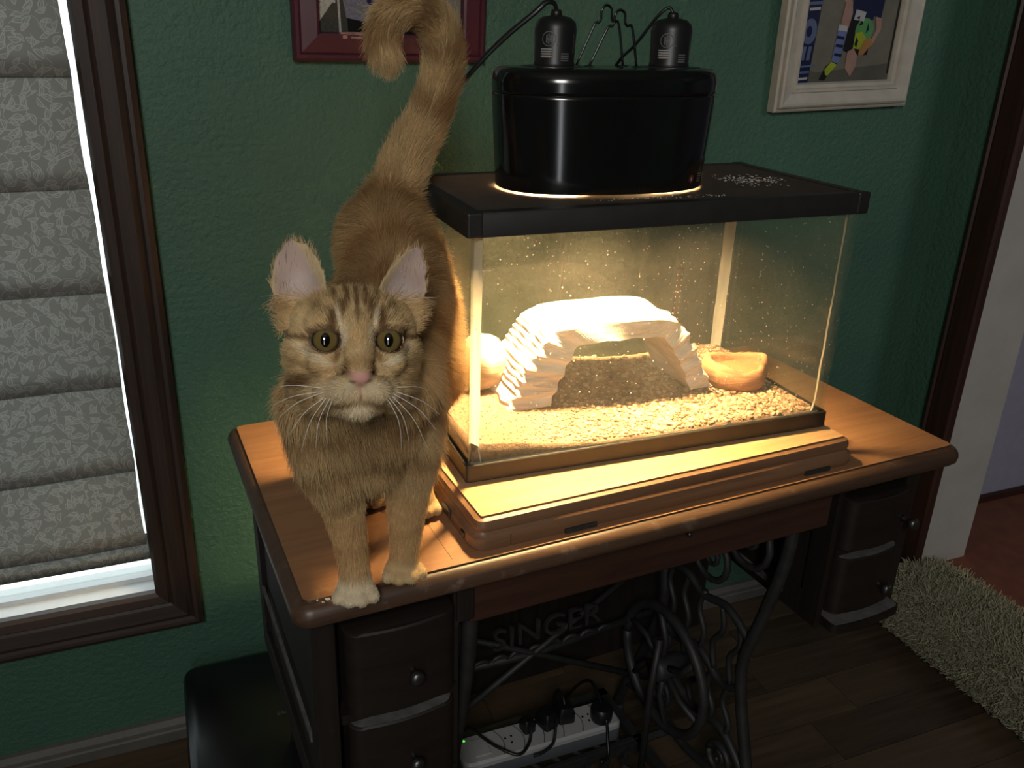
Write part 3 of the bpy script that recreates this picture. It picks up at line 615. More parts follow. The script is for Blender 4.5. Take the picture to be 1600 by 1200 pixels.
for cx, cy in ((-OV, -OV), (W+OV, -OV), (-OV, D+OV), (W+OV, D+OV)):
    s1 = 1 if cx < 0.1 else -1; s2 = 1 if cy < 0.1 else -1
    obj('corner_cap', MB().box((min(cx-s1*0.0008, cx+s1*0.017), min(cy-s2*0.0008, cy+s2*0.014), -LT-0.0004), (max(cx-s1*0.0008, cx+s1*0.017), max(cy-s2*0.0008, cy+s2*0.014), 0.0006)), M['lidblack'], ld, bevel=0.0025, seg=3)
sc_ = MB(); wr_ = 0.00036; p = 0.00245; nu = int((W-2*LF+2*OV)/p); nv = int((D-2*LF+2*OV)/p); zs = -0.0016
for i in range(nu+1): u = LF-OV+p*i; sc_.box((u-wr_, LF-OV-0.002, zs-wr_), (u+wr_, D+OV-LF+0.002, zs+wr_))
for i in range(nv+1): v = LF-OV+p*i; sc_.box((LF-OV-0.002, v-wr_, zs+wr_*0.2), (W+OV-LF+0.002, v+wr_, zs+wr_*2.2))
o = obj('wire_screen', sc_, M['wire'], ld); o['kind'] = 'stuff'
ZL = KZ+H
# ------------------------------------------------------------------ double dome lamp on the lid
HZ0 = ZL+0.0010
hl_ = thing('dome_lamp', 'black oval double dome heat lamp with two sockets, glowing on the mesh lid', 'lamp', (KX, KY, HZ0), KA)
hc = (0.2115, 0.1265); hr = R(-4.5); HH = 0.137
def hring(a, b, z, e=2.35): return superell(hc[0], hc[1], a, b, 64, e, hr, z)
hp = [(0.1275, 0.0745, 0.0), (0.129, 0.076, 0.0006), (0.130, 0.0765, 0.004), (0.1302, 0.0766, 0.008), (0.1362, 0.0798, HH-0.034), (0.1365, 0.0800, HH-0.030), (0.1350, 0.0785, HH-0.0285), (0.1362, 0.0797, HH-0.027), (0.1364, 0.0798, HH-0.0245), (0.1368, 0.0800, HH-0.016), (0.1350, 0.0782, HH-0.006), (0.130, 0.073, HH-0.001), (0.122, 0.065, HH)]
ho = MB().loft([hring(a, b, z) for a, b, z in hp], False, True)
obj('hood', ho, M['black'], hl_, auto=50)
hi_ = [(0.1277, 0.0747, 0.0003), (0.134, 0.0775, HH-0.032), (0.125, 0.070, HH-0.008)]
obj('reflector', MB().loft([hring(a, b, z) for a, b, z in hi_], False, True), M['inner'], hl_, smooth=True)
for t in (0.6, 2.5, 3.7, 5.7): obj('foot', MB().lathe([(0.003, -0.0016), (0.003, 0.003)], (hc[0]+0.118*math.cos(t), hc[1]+0.066*math.sin(t), 0), n=10), M['blackplastic'], hl_)
def bulb(u, v, lit):
    b = obj('bulb', MB().lathe([(0.002, 0.038), (0.012, 0.039), (0.020, 0.047), (0.023, 0.057), (0.020, 0.070), (0.014, 0.082), (0.012, 0.103)], (u, v, 0), n=20), M['bulb'] if lit else M['bulb2'], hl_, smooth=True)
    b['label'] = 'brighter lit warm bulb' if lit else 'dimmer lit warm bulb'
bulb(0.146, 0.128, True); bulb(0.281, 0.121, False)
for u, v in ((0.146, 0.128), (0.281, 0.121)): obj('dome_reflector', MB().loft([[(u+r_*math.cos(2*PI*j/40), v+r_*math.sin(2*PI*j/40), z) for j in range(40)] for r_, z in ((0.0500, 0.0085), (0.0515, 0.010), (0.050, 0.045), (0.038, 0.085), (0.0135, 0.104))], False, False), M['inner'], hl_, smooth=True)
def socket(u, v):
    s = obj('socket', MB().lathe([(0.0225, HH-0.001), (0.0235, HH+0.001), (0.0235, HH+0.004), (0.0228, HH+0.006), (0.0240, HH+0.0405), (0.0225, HH+0.0475), (0.017, HH+0.0525), (0.009, HH+0.0545), (0.004, HH+0.0548)], (u, v, 0), n=40), M['blackplastic'], hl_, auto=50)
    obj('cord_grip', MB().lathe([(0.0065, HH+0.052), (0.0065, HH+0.058), (0.005, HH+0.061)], (u, v, 0), n=16), M['blackplastic'], s, smooth=True)
    # printing wrapped on the cylinder: certification ring and small text lines
    pr_ = MB()
    def patch(a0, a1, z0, z1, mi, rr=0.02425):
        n = 4; g = [(u+rr*math.sin(a0+(a1-a0)*i/n), v-rr*math.cos(a0+(a1-a0)*i/n)) for i in range(n+1)]
        pr_.add([(x, y, z0) for x, y in g]+[(x, y, z1) for x, y in g], [(i, i+1, n+2+i, n+1+i) for i in range(n)], mi)
    ac = -0.72; zc = HH+0.030
    for k in range(20):
        t0, t1 = 2*PI*k/20, 2*PI*(k+1)/20
        P = [(ac+r_*math.cos(t)/0.0235, zc+r_*math.sin(t)) for r_, t in ((0.0070, t0), (0.0081, t0), (0.0081, t1), (0.0070, t1))]
        pr_.add([(u+0.0244*math.sin(a), v-0.0244*math.cos(a), z) for a, z in P], [(0, 1, 2, 3)], 0)
    for a0, a1, z0, z1 in ((-0.14, -0.06, -0.0045, 0.0045), (-0.03, 0.03, -0.0055, 0.0055), (0.06, 0.15, -0.004, 0.004), (-0.14, 0.15, -0.001, 0.0006), (0.38, 0.5, -0.006, -0.005)): patch(ac+a0, ac+a1, zc+z0, zc+z1, 0)
    for i in range(4):
        z = HH+0.0185-0.0026*i; patch(-1.12, -0.56, z, z+0.0014, 2)
        if i: patch(-1.05, -0.62, z-0.001, z, 1)
    for i in range(4): z = HH+0.0135-0.0024*i; patch(-0.12, 0.30, z, z+0.0015, 0)
    for i in range(7): patch(0.55, 0.62, HH+0.015+i*0.003, HH+0.0168+i*0.003, 0)
    obj('print_mark', pr_, [M['graylabel'], M['brownlabel'], M['whitelabel']], s)
socket(0.146, 0.131); socket(0.2905, 0.119)
for (u, v) in ((0.143, 0.131), (0.293, 0.119)): obj('socket_collar', MB().lathe([(0.0365, HH-0.0004), (0.0365, HH+0.0004), (0.034, HH+0.0012), (0.024, HH+0.0012)], (u, v, 0), n=32), M['knob'], hl_, smooth=True)
# wire hanger
def hang(dx, dy, h):
    pts = [(-0.034, 0, 0), (-0.014, 0, 0.047), (-0.009, 0, 0.050), (-0.006, 0, 0.0545), (-0.0055, 0, 0.064), (0.0, 0, 0.070), (0.0065, 0, 0.066), (0.0075, 0, 0.0555), (0.011, 0, 0.051), (0.017, 0, 0.0485), (0.026, 0, 0.001)]
    return [(0.2185+dx+x, 0.132+dy-0.10*x, HH-0.001+z*h) for x, y, z in pts]
wg = MB(); wg.tube(smoothpts(hang(-0.001, 0.016, 0.98), 4), 0.00155, 8); wg.tube(smoothpts(hang(0.002, -0.012, 0.90), 4), 0.00155, 8)
wg2 = obj('wire_hanger', wg, M['black'], hl_, smooth=True)
for k, (dx, dy) in enumerate(((-0.001, 0.016), (0.002, -0.012))):
    for x in (-0.034, 0.026): obj('rubber_foot', MB().lathe([(0.006, 0), (0.006, 0.0012), (0.002, 0.0022)], (0.2185+dx+x, 0.132+dy-0.1*x, HH-0.0004), n=12), M['cordm'], wg2)
# power cords of the lamp
c1 = [(0.146, 0.131, HH+0.060), (0.142, 0.129, HH+0.067), (0.132, 0.128, HH+0.068), (0.118, 0.131, HH+0.056), (0.085, 0.150, HH+0.025), (0.050, 0.176, HH-0.02), (0.030, 0.23, HH-0.08), (0.026, 0.29, -0.10), (0.03, 0.33, -0.30), (0.05, 0.36, -0.52)]
o = obj('power_cord', MB().tube(smoothpts(c1, 6), 0.0032, 8, flat=0.6), M['cordm'], hl_, smooth=True)
c2 = [(0.2905, 0.119, HH+0.060), (0.286, 0.123, HH+0.066), (0.276, 0.130, HH+0.056), (0.262, 0.152, HH+0.025), (0.254, 0.18, HH+0.002), (0.25, 0.225, HH-0.05), (0.252, 0.28, 0.0), (0.255, 0.31, -0.2), (0.26, 0.34, -0.5)]
o = obj('power_cord', MB().tube(smoothpts(c2, 6), 0.0032, 8, flat=0.6), M['cordm'], hl_, smooth=True)
# warning sticker near the lower right of the hood
def hood_pt(du, z, out):
    f_ = z/(HH-0.03); a = 0.130+(0.0065)*f_+out; b = 0.0765+0.0035*f_+out
    c = max(-1, min(1, du/a)); vv = -b*(1-abs(c)**2.35)**(1/2.35)
    return (hc[0]+du*math.cos(hr)-vv*math.sin(hr), hc[1]+du*math.sin(hr)+vv*math.cos(hr), z)
stk = MB()
def spatch(d0, d1, z0, z1, mi, o_=0.0004): stk.add([hood_pt(d0, z0, o_), hood_pt(d1, z0, o_), hood_pt(d1, z1, o_), hood_pt(d0, z1, o_)], [(0, 1, 2, 3)], mi)
for k in range(18):
    t0, t1 = 2*PI*k/18, 2*PI*(k+1)/18
    stk.add([hood_pt(0.0935+r_*math.cos(t), 0.0135+r_*math.sin(t)*1.15, 0.0004) for r_, t in ((0.0032, t0), (0.0040, t0), (0.0040, t1), (0.0032, t1))], [(0, 1, 2, 3)], 0)
spatch(0.0922, 0.0948, 0.0112, 0.0158, 1, 0.0005)
for i, z in enumerate((0.009, 0.012, 0.015, 0.018)): spatch(0.1045, 0.1125, z, z+0.0013, 2)
spatch(0.1165, 0.1192, 0.007, 0.019, 2)
obj('warning_sticker', stk, [M['redlabel'], M['whitelabel'], M['graylabel']], hl_)
# pale flakes of shed skin on the lid, plus specks imitating lamp light
fk = MB()
def flake_glint(x, y, z, s):
    a = random.random()*6.28; q_ = [(x+s*math.cos(a+k*1.57+random.uniform(-.3, .3))*random.uniform(.5, 1), y+s*math.sin(a+k*1.57)*random.uniform(.5, 1), z+random.uniform(0, s*0.5)) for k in range(4)]
    fk.add(q_+[(p[0], p[1], p[2]+0.0004) for p in q_], [(3, 2, 1, 0), (4, 5, 6, 7), (0, 1, 5, 4), (1, 2, 6, 5), (2, 3, 7, 6), (3, 0, 4, 7)])
for i in range(150):
    u = random.gauss(0.425, 0.022); v = random.gauss(0.115, 0.020)
    if 0.37 < u < 0.48 and 0.03 < v < 0.22: flake_glint(u, v, -0.0006, random.uniform(0.0008, 0.0022))
for i in range(46):  # pale specks standing in for lamp light coming through the mesh
    u = random.uniform(0.16, 0.33); v = random.uniform(0.026, 0.042)-0.05*(u-0.2)
    flake_glint(u, v, -0.0006, random.uniform(0.0007, 0.0016))
o = tag(obj('flakes_and_light_specks', fk, M['flake_glint']), 'scattered pale flakes and imitated specks of lamp light on the black mesh lid', 'debris', kind='stuff'); o.location = (KX, KY, ZL); o.rotation_euler = (0, 0, KA)

# ------------------------------------------------------------------ inside the tank
def tkobj(o): o.location = (KX, KY, KZ); o.rotation_euler = (0, 0, KA); return o
def hsub(u, v):                                            # height of the sand above the rim base
    s = 0.0465-0.030*min(1, max(0, u/0.30))**0.8
    s += 0.018*min(1, max(0, (v-0.06)/0.15))*min(1, u/0.2)
    s += 0.002*math.sin(u*31)*math.sin(v*27+1)
    s += 0.004*math.exp(-((u-0.37)/0.12)**2-((v-0.06)/0.04)**2)
    return max(0.0235, s) if v > 0.012 else max(0.0225, s-0.001)
def sand_mat():
    m, t, b = nt('sand'); v = coords(t); f = noise(t, v, 190, 5, 0.7); g = noise(t, v, 18, 3)
    c = ramp(t, mth(t, 'ADD', mth(t, 'MULTIPLY', f, 0.7), mth(t, 'MULTIPLY', g, 0.3)), [(0.33, (0.11, 0.058, 0.032)), (0.48, (0.22, 0.13, 0.075)), (0.68, (0.34, 0.22, 0.13))])
    t.links.new(c, b.inputs['Base Color']); b.inputs['Roughness'].default_value = 0.95; bump(t, b, f, 0.9, 0.004); return m
M['sand'] = sand_mat()
def pebble_mat():
    m, t, b = nt('pebbles'); g = t.nodes.new('ShaderNodeNewGeometry')
    t.links.new(ramp(t, g.outputs['Random Per Island'], [(0.0, (0.15, 0.07, 0.035)), (0.2, (0.25, 0.15, 0.085)), (0.6, (0.36, 0.24, 0.15)), (1.0, (0.42, 0.30, 0.20))]), b.inputs['Base Color'])
    b.inputs['Roughness'].default_value = 0.85; return m
M['pebble'] = pebble_mat()
a0, a1, b0, b1 = gi+G+0.0015, W-gi-G-0.0015, gi+G+0.0008, D-gi-G-0.0012
sb = MB(); NU, NV = 120, 60; top = []; 
for i in range(NU+1):
    for j in range(NV+1):
        u = a0+(a1-a0)*i/NU; v = b0+(b1-b0)*j/NV; top.append((u, v, hsub(u, v)+random.uniform(-0.0006, 0.0006)))
n_ = NV+1; fs = [(i*n_+j, (i+1)*n_+j, (i+1)*n_+j+1, i*n_+j+1) for i in range(NU) for j in range(NV)]
k0 = len(top); bd = [i*n_ for i in range(NU+1)] + [NU*n_+j for j in range(1, NV+1)] + [i*n_+NV for i in range(NU-1, -1, -1)] + [j for j in range(NV-1, 0, -1)]
low = [(top[i][0], top[i][1], 0.0108) for i in bd]
for q_ in range(len(bd)): fs.append((bd[q_], k0+q_, k0+(q_+1) % len(bd), bd[(q_+1) % len(bd)]))
fs.append(tuple(range(k0, k0+len(bd))))
sb.add(top+low, fs)
sand = tkobj(tag(obj('sand_substrate', sb, M['sand'], smooth=True), 'tan sandy gravel bed covering the tank floor', 'sand', kind='stuff'))
ico = bmesh.new(); bmesh.ops.create_icosphere(ico, subdivisions=1, radius=1.0); IV = np.array([v.co for v in ico.verts]); IF = [tuple(v.index for v in f.verts) for f in ico.faces]; ico.free()
pb = MB()
def peb(u, v, s):
    d = IV*rng.uniform(0.7, 1.15, (len(IV), 1))*np.array([s*rng.uniform(0.8, 1.2), s*rng.uniform(0.8, 1.2), s*rng.uniform(0.6, 0.9)])
    a = rng.uniform(0, 6.28); c, si = math.cos(a), math.sin(a); z = hsub(u, v)+s*0.3
    pb.add([(u+p[0]*c-p[1]*si, v+p[0]*si+p[1]*c, z+p[2]) for p in d], IF)
cnt = 0
while cnt < 4300:
    u = random.uniform(a0+0.004, a1-0.004); v = random.uniform(b0+0.003, b1-0.003)
    dens = 0.20+0.9*math.exp(-((v-0.035)/0.055)**2)*min(1, max(0, (u-0.05)/0.18))+0.25*(u > 0.37)
    if random.random() > dens: continue
    big = min(1, max(0, (u-0.08)/0.2))
    s = random.uniform(0.0010, 0.0019) + big*random.random()**1.8*0.0034
    peb(u, v, s); cnt += 1
tkobj(tag(obj('gravel', pb, M['pebble']), 'loose pale tan pebbles strewn over the sand in the tank', 'gravel', kind='stuff'))

# slate arch hide
def slate_mat(name, a, b_, c_):
    m, t, b = nt(name); v = coords(t, 'Object', (1, 1, 5)); f = noise(t, v, 14, 6, 0.65, 0.8)
    t.links.new(ramp(t, f, [(0.3, a), (0.5, b_), (0.7, c_)]), b.inputs['Base Color']); b.inputs['Roughness'].default_value = 0.85; bump(t, b, f, 0.6, 0.004); return m
M['slate'] = slate_mat('pale_slate', (0.46, 0.38, 0.33), (0.68, 0.60, 0.53), (0.80, 0.73, 0.66))
hd = MB()
def arch(pts, n):
    P = [Vector((a, 0, b)) for a, b in pts]; S = smoothpts(P, 8); L = [0]
    for i in range(1, len(S)): L.append(L[-1]+(S[i]-S[i-1]).length)
    out = []
    for k in range(n+1):
        d = L[-1]*k/n; i = max(0, next((j for j in range(len(L)-1) if L[j+1] >= d-1e-9), len(L)-2)); t = (d-L[i])/max(1e-9, L[i+1]-L[i]); out.append(S[i].lerp(S[i+1], t))
    return out
NH = 96
inner = arch([(0.150, 0.036), (0.163, 0.070), (0.182, 0.108), (0.198, 0.1175), (0.25, 0.1185), (0.303, 0.1165), (0.322, 0.105), (0.345, 0.070), (0.362, 0.034)], NH)
outer = arch([(0.094, 0.036), (0.108, 0.066), (0.130, 0.104), (0.152, 0.132), (0.185, 0.1425), (0.25, 0.1435), (0.305, 0.141), (0.338, 0.126), (0.366, 0.082), (0.384, 0.056), (0.396, 0.034)], NH)
def layer(p, k):                                           # flat stepped slate courses pushed out of the smooth arch
    z = p.z+0.0022*math.sin(p.x*60)+0.0015*math.sin(p.x*130+2); f_ = (z/0.0072) % 1.0
    i = int(z/0.0072); rr = ((i*7919) % 13)/13
    return 0.0035*(1-f_)**0.6+0.003*rr
rings = []
vs_ = [0.103, 0.104, 0.110, 0.125, 0.145, 0.165, 0.185, 0.198, 0.2025, 0.204]
for jv, v in enumerate(vs_):
    ring = []
    edge = 0.003 if jv in (0, len(vs_)-1) else 0.0
    for k in range(NH+1):
        p = outer[k]; c = Vector((0.245, 0, 0.05)); d = (p-c); d.normalize(); lay_ = layer(p, k)*(1.0+0.5*math.sin(v*190+p.z*70))
        q_ = p+d*(lay_-edge); ring.append((q_.x, v+(0.004*math.sin(p.z*330+p.x*50) if jv < 2 else 0), q_.z))
    for k in range(NH, -1, -1):
        p = inner[k]; ring.append((p.x, v+(0.003*math.sin(p.z*300) if jv < 2 else 0), p.z+0.0008*math.sin(p.x*160+v*90)))
    rings.append(ring)
hd.loft(rings, False, False)
for rix, flip in ((0, 0), (len(rings)-1, 1)):
    k = rix*(2*NH+2)
    hd.f += [((k+i, k+i+1, k+2*NH-i, k+2*NH+1-i) if not flip else (k+2*NH+1-i, k+2*NH-i, k+i+1, k+i)) for i in range(NH)]; hd.m += [0]*NH
hide = tkobj(tag(obj('rock_hide', hd, M['slate']), 'pale layered slate arch hide under the bright lamp in the tank', 'hide', ))
# round stone
ms = bmesh.new(); bmesh.ops.create_icosphere(ms, subdivisions=4, radius=1)
for v in ms.verts:
    n_ = v.co.copy(); s = 1+0.03*math.sin(n_.x*5+1)*math.cos(n_.z*4)+0.012*math.sin(n_.y*17+n_.x*9)
    v.co = Vector((0.083+n_.x*0.034*s, 0.182+n_.y*0.034*s, 0.073+n_.z*(0.043 if n_.z > 0 else 0.036)*s))
me = bpy.data.meshes.new('round_stone'); ms.to_mesh(me); ms.free(); me.materials.append(slate_mat('tan_stone', (0.45, 0.30, 0.18), (0.56, 0.40, 0.25), (0.62, 0.47, 0.31))); me.polygons.foreach_set('use_smooth', [True]*len(me.polygons))
tkobj(tag(obj('round_stone', me, []), 'smooth round tan stone in the left rear corner of the tank', 'stone'))
# water bowl
bc = (0.4520, 0.122); zb_ = 0.026; nb = 40
def bowl_r(a, r): return r*(1+0.07*math.sin(3*a+0.6)+0.045*math.sin(5*a+2)+0.02*math.sin(9*a))
def bowl_h(a): return 0.033+0.007*math.exp(-((a+0.15)/0.35)**2)+0.004*math.exp(-((a-2.6)/0.5)**2)+0.002*math.sin(4*a)-0.004*math.exp(-((a+1.7)/0.5)**2)
rings = []
for rr, hh in ((0.043, 0.0), (0.0475, 0.25), (0.0475, 0.6), (0.0455, 0.9), (0.042, 1.0), (0.0375, 0.99), (0.035, 0.85), (0.033, 0.40), (0.026, 0.30)):
    rings.append([(bc[0]+bowl_r(a, rr)*math.cos(a), bc[1]+bowl_r(a, rr)*0.86*math.sin(a), zb_+bowl_h(a)*hh+(0.001*math.sin(a*17+rr*400))) for a in [-PI+2*PI*i/nb for i in range(nb)]])
bw_ = thing('water_bowl', 'rough tan resin water bowl at the right rear of the tank', 'bowl', (KX, KY, KZ), KA)
obj('bowl', MB().loft(rings), slate_mat('tan_resin', (0.22, 0.095, 0.04), (0.32, 0.155, 0.07), (0.40, 0.22, 0.105)), bw_, smooth=True)
wm, t_, b_ = nt('water'); b_.inputs['Base Color'].default_value = (0.5, 0.28, 0.13, 1); b_.inputs['Roughness'].default_value = 0.03; b_.inputs['Alpha'].default_value = 0.45
obj('water', MB().prism([(bc[0]+bowl_r(a, 0.0345)*math.cos(a), bc[1]+bowl_r(a, 0.0345)*0.86*math.sin(a)) for a in [2*PI*i/32 for i in range(32)]], zb_+0.020, zb_+0.0215), wm, bw_)

# ------------------------------------------------------------------ power strip on the treadle, plugs and cords
ZP = 0.1048
ps = thing('power_strip', 'white power strip with red and green lights resting on the iron treadle', 'power strip', (0.222, -0.362, ZP), R(0))
SX, SY, SH = 0.152, 0.033, 0.040
obj('housing', MB().loft([rrect(-SX+0.004, -SY+0.003, SX-0.003, SY-0.003, 0.012, 0.0), rrect(-SX, -SY, SX, SY, 0.014, 0.004), rrect(-SX, -SY, SX, SY, 0.014, SH-0.012)]), M['stripside'], ps, auto=40)
obj('cover', MB().loft([rrect(-SX+0.001, -SY+0.001, SX-0.001, SY-0.001, 0.013, SH-0.012), rrect(-SX+0.001, -SY+0.001, SX-0.001, SY-0.001, 0.013, SH-0.004), rrect(-SX+0.005, -SY+0.005, SX-0.005, SY-0.005, 0.011, SH)]), M['stripwhite'], ps, auto=30)
obj('switch', MB().box((-0.128, -0.020, SH), (-0.098, 0.018, SH+0.003)), M['stripwhite'], ps, bevel=0.002)
for k, (x, y, m) in enumerate(((-0.144, 0.017, 'led_r'), (-0.135, 0.022, 'led_g'))): obj('indicator_light', MB().lathe([(0.0018, SH-0.001), (0.0018, SH+0.0008), (0.0008, SH+0.0016)], (x, y, 0), n=10), M[m], ps)
outx = [-0.058, -0.020, 0.018, 0.056, 0.094, 0.126]
dv = MB()
for x in (-0.078, -0.04, -0.002, 0.036, 0.074, 0.110): dv.tube([(x+0.009*math.sin(PI*i/8), -SY+0.006+(2*SY-0.012)*i/8, SH-0.0002) for i in range(9)], 0.0010, 6)
obj('outlet_divider', dv, M['stripside'], ps)
for x in (-0.058, 0.094):
    sl = MB()
    for dx, dy in ((-0.006, 0.004), (0.006, 0.006), (0.002, -0.008)): sl.box((x+dx-0.0018, dy-0.002, SH-0.0005), (x+dx+0.0018, dy+0.002, SH+0.0004))
    obj('outlet_slot', sl, M['black'], ps)
def plug(x, y, big, rz, label):
    p = thing('plug', label, 'plug', (0.222+x, -0.362+y, ZP+SH+0.0002), rz)
    a, b, h = (0.016, 0.018, 0.03) if big else (0.012, 0.013, 0.024)
    obj('plug_body', MB().loft([rrect(-a, -b, a, b, 0.006, 0.0), rrect(-a, -b, a, b, 0.006, h*0.6), rrect(-a*0.7, -b*0.7, a*0.7, b*0.7, 0.005, h)]), M['cordm'], p, auto=40); return p
p1 = plug(-0.018, 0.012, False, 0.1, 'small black plug in the power strip, nearest the switch')
p2 = plug(0.020, 0.012, True, 0.3, 'black plug in the middle of the power strip, between two other plugs')
p3 = plug(0.056, 0.015, True, -0.1, 'black plug in the power strip beside the empty outlet')
p4 = thing('round_plug', 'round black adapter plug at the far right end of the power strip', 'plug', (0.222+0.119, -0.362-0.010, ZP+SH+0.0002))
obj('plug_body', MB().lathe([(0.019, 0), (0.020, 0.004), (0.020, 0.022), (0.016, 0.027), (0.008, 0.028)], n=24), M['cordm'], p4, auto=40)
obj('plug_cord', MB().tube(smoothpts([(0.0, 0.0, 0.02), (0.004, 0.02, 0.03), (0.008, 0.06, 0.03), (0.012, 0.11, -0.02), (0.01, 0.16, -0.10)], 5), 0.003, 7), M['cordm'], p4, smooth=True)
obj('plug_cord', MB().tube(smoothpts([(0.0, 0.0, 0.02), (0.0, -0.018, 0.012), (-0.002, -0.032, -0.02), (-0.01, -0.05, -0.04), (-0.03, -0.06, -0.035)], 5), 0.003, 7), M['cordm'], p4, smooth=True)
for p, pts in ((p1, [(0, 0, 0.02), (-0.004, -0.018, 0.03), (-0.018, -0.04, 0.014), (-0.045, -0.052, 0.008), (-0.07, -0.03, 0.012), (-0.085, 0.0, 0.012), (-0.10, 0.035, 0.012), (-0.108, 0.055, -0.03), (-0.11, 0.06, -0.11)]), (p2, [(0, 0, 0.028), (0.002, -0.018, 0.036), (-0.012, -0.035, 0.028), (-0.030, -0.05, 0.012), (-0.055, -0.05, 0.006), (-0.07, -0.045, 0.004)]), (p3, [(0, 0, 0.028), (0, 0.015, 0.038), (0.0, 0.040, 0.025), (-0.003, 0.050, -0.02), (-0.006, 0.050, -0.11)])):
    obj('plug_cord', MB().tube(smoothpts(pts, 5), 0.0028, 7), M['cordm'], p, smooth=True)

# ------------------------------------------------------------------ shaggy rug over the step
RX0, RX1, RY0, RY1 = 1.187, 1.395, -1.4, -0.168
rp = [(1.1945, 0.002), (1.188, 0.03), (1.194, 0.075), (1.215, 0.108), (1.245, 0.124), (1.29, 0.126), (1.33, 0.124), (1.375, 0.121), (1.395, 0.112), (1.397, 0.1008)]
rp2 = [(1.37, 0.1008), (1.3285, 0.1008), (1.3270, 0.06), (1.3265, 0.002)]
rugp = [(p.x, p.y) for p in smoothpts([(a, b, 0) for a, b in rp], 3)]+rp2
rb = MB(); ys = [RY1-0.01*0+(RY0-RY1)*i/40 for i in range(41)]
rings = []
for i, y in enumerate(ys):
    f_ = 1.0 if i > 1 else (0.94 if i == 1 else 0.82)
    rings.append([(1.30+(x-1.30)*f_, y, 0.002+(z-0.002)*f_ if z < 0.1007 else 0.1008+max(0, z-0.1008)*f_) for x, z in rugp])
rb.loft(rings)
rm = plain('rug_backing', (0.16, 0.15, 0.10), 0.95, var=0.3, vs=120)
rug = thing('shag_rug', 'cream green shaggy rug draped over the step into the next room', 'rug', (0, 0, 0))
rbase = obj('rug_base', rb, rm, rug, smooth=True)

# ------------------------------------------------------------------ fibres (rug pile, fur)
def sample_mesh(me, n, weight=None):
    me.calc_loop_triangles(); nt_ = len(me.loop_triangles); tri = np.empty(nt_*3, np.int32); me.loop_triangles.foreach_get('vertices', tri); tri = tri.reshape(-1, 3)
    co = np.empty(len(me.vertices)*3, np.float32); me.vertices.foreach_get('co', co); co = co.reshape(-1, 3).astype(float)
    no = np.empty(len(me.vertices)*3, np.float32); me.vertices.foreach_get('normal', no); no = no.reshape(-1, 3).astype(float)
    A = co[tri[:, 0]]; B = co[tri[:, 1]]; C = co[tri[:, 2]]
    ar = np.linalg.norm(np.cross(B-A, C-A), axis=1)
    if weight is not None: ar = ar*weight[tri].mean(axis=1)
    ti = rng.choice(nt_, n, p=ar/ar.sum()); r1 = np.sqrt(rng.random(n)); r2_ = rng.random(n)
    b = np.c_[1-r1, r1*(1-r2_), r1*r2_]
    P = (co[tri[ti]]*b[:, :, None]).sum(1); Nn = (no[tri[ti]]*b[:, :, None]).sum(1); Nn /= np.linalg.norm(Nn, axis=1, keepdims=True)+1e-9
    return P, Nn, tri[ti], b
def fibres(name, P, D, L, r0, r1, cols, mat, parent, k=5, bend=None, jitter=0.0):
    n = len(P); t = np.linspace(0, 1, k)
    pos = P[:, None, :]+D[:, None, :]*L[:, None, None]*t[None, :, None]
    if bend is not None: pos += bend[:, None, :]*L[:, None, None]*(t**2)[None, :, None]
    if jitter: pos += np.cumsum(rng.normal(0, 1, (n, k, 3)), axis=1)*jitter*L[:, None, None]*t[None, :, None]
    hc_ = bpy.data.hair_curves.new(name); hc_.add_curves([k]*n)
    hc_.points.foreach_set('position', pos.astype(np.float32).ravel())
    rad = (r0+(r1-r0)*t)[None, :]*rng.uniform(0.8, 1.2, (n, 1))
    if 'radius' not in hc_.attributes: hc_.attributes.new('radius', 'FLOAT', 'POINT')
    hc_.attributes['radius'].data.foreach_set('value', rad.astype(np.float32).ravel())
    at = hc_.attributes.new('col', 'FLOAT_COLOR', 'CURVE'); at.data.foreach_set('color', np.c_[cols, np.ones(n)].astype(np.float32).ravel())
    hc_.materials.append(mat); o = bpy.data.objects.new(name, hc_); COL.objects.link(o); o.parent = parent; o['kind'] = 'stuff'
    return o
def fibre_mat(name, rough=0.7, spec=0.25, trans=0.0):
    m, t, b = nt(name); a = t.nodes.new('ShaderNodeAttribute'); a.attribute_name = 'col'
    t.links.new(a.outputs['Color'], b.inputs['Base Color']); b.inputs['Roughness'].default_value = rough; b.inputs['Specular IOR Level'].default_value = spec
    if trans:
        tl = t.nodes.new('ShaderNodeBsdfTranslucent'); t.links.new(a.outputs['Color'], tl.inputs[0]); mx = t.nodes.new('ShaderNodeMixShader'); mx.inputs[0].default_value = trans
        t.links.new(b.outputs[0], mx.inputs[1]); t.links.new(tl.outputs[0], mx.inputs[2]); t.links.new(mx.outputs[0], t.nodes['Material Output'].inputs[0])
    return m
n = 64000
P, Nn, _, _ = sample_mesh(rbase.data, n*2); k_ = (P[:, 2] < 0.15) & ((Nn[:, 0] < 0.75)) & ~((Nn[:, 2] < -0.5)); P, Nn = P[k_][:n], Nn[k_][:n]
D_ = Nn+rng.normal(0, 0.55, P.shape); D_[:, 2] -= 0.15; D_ /= np.linalg.norm(D_, axis=1, keepdims=True)
cl = np.array([0.36, 0.34, 0.23])*rng.uniform(0.6, 1.2, (len(P), 1))*rng.uniform(0.95, 1.05, (len(P), 3))
bd_ = rng.normal(0, 0.5, P.shape); L_ = rng.uniform(0.006, 0.012, len(P))
D_[:, 2] = np.where(P[:, 2] < 0.02, np.abs(D_[:, 2])*0.6+0.1, D_[:, 2])
bd_[:, 2] = np.where(P[:, 2] < 0.04, np.abs(bd_[:, 2]), bd_[:, 2])
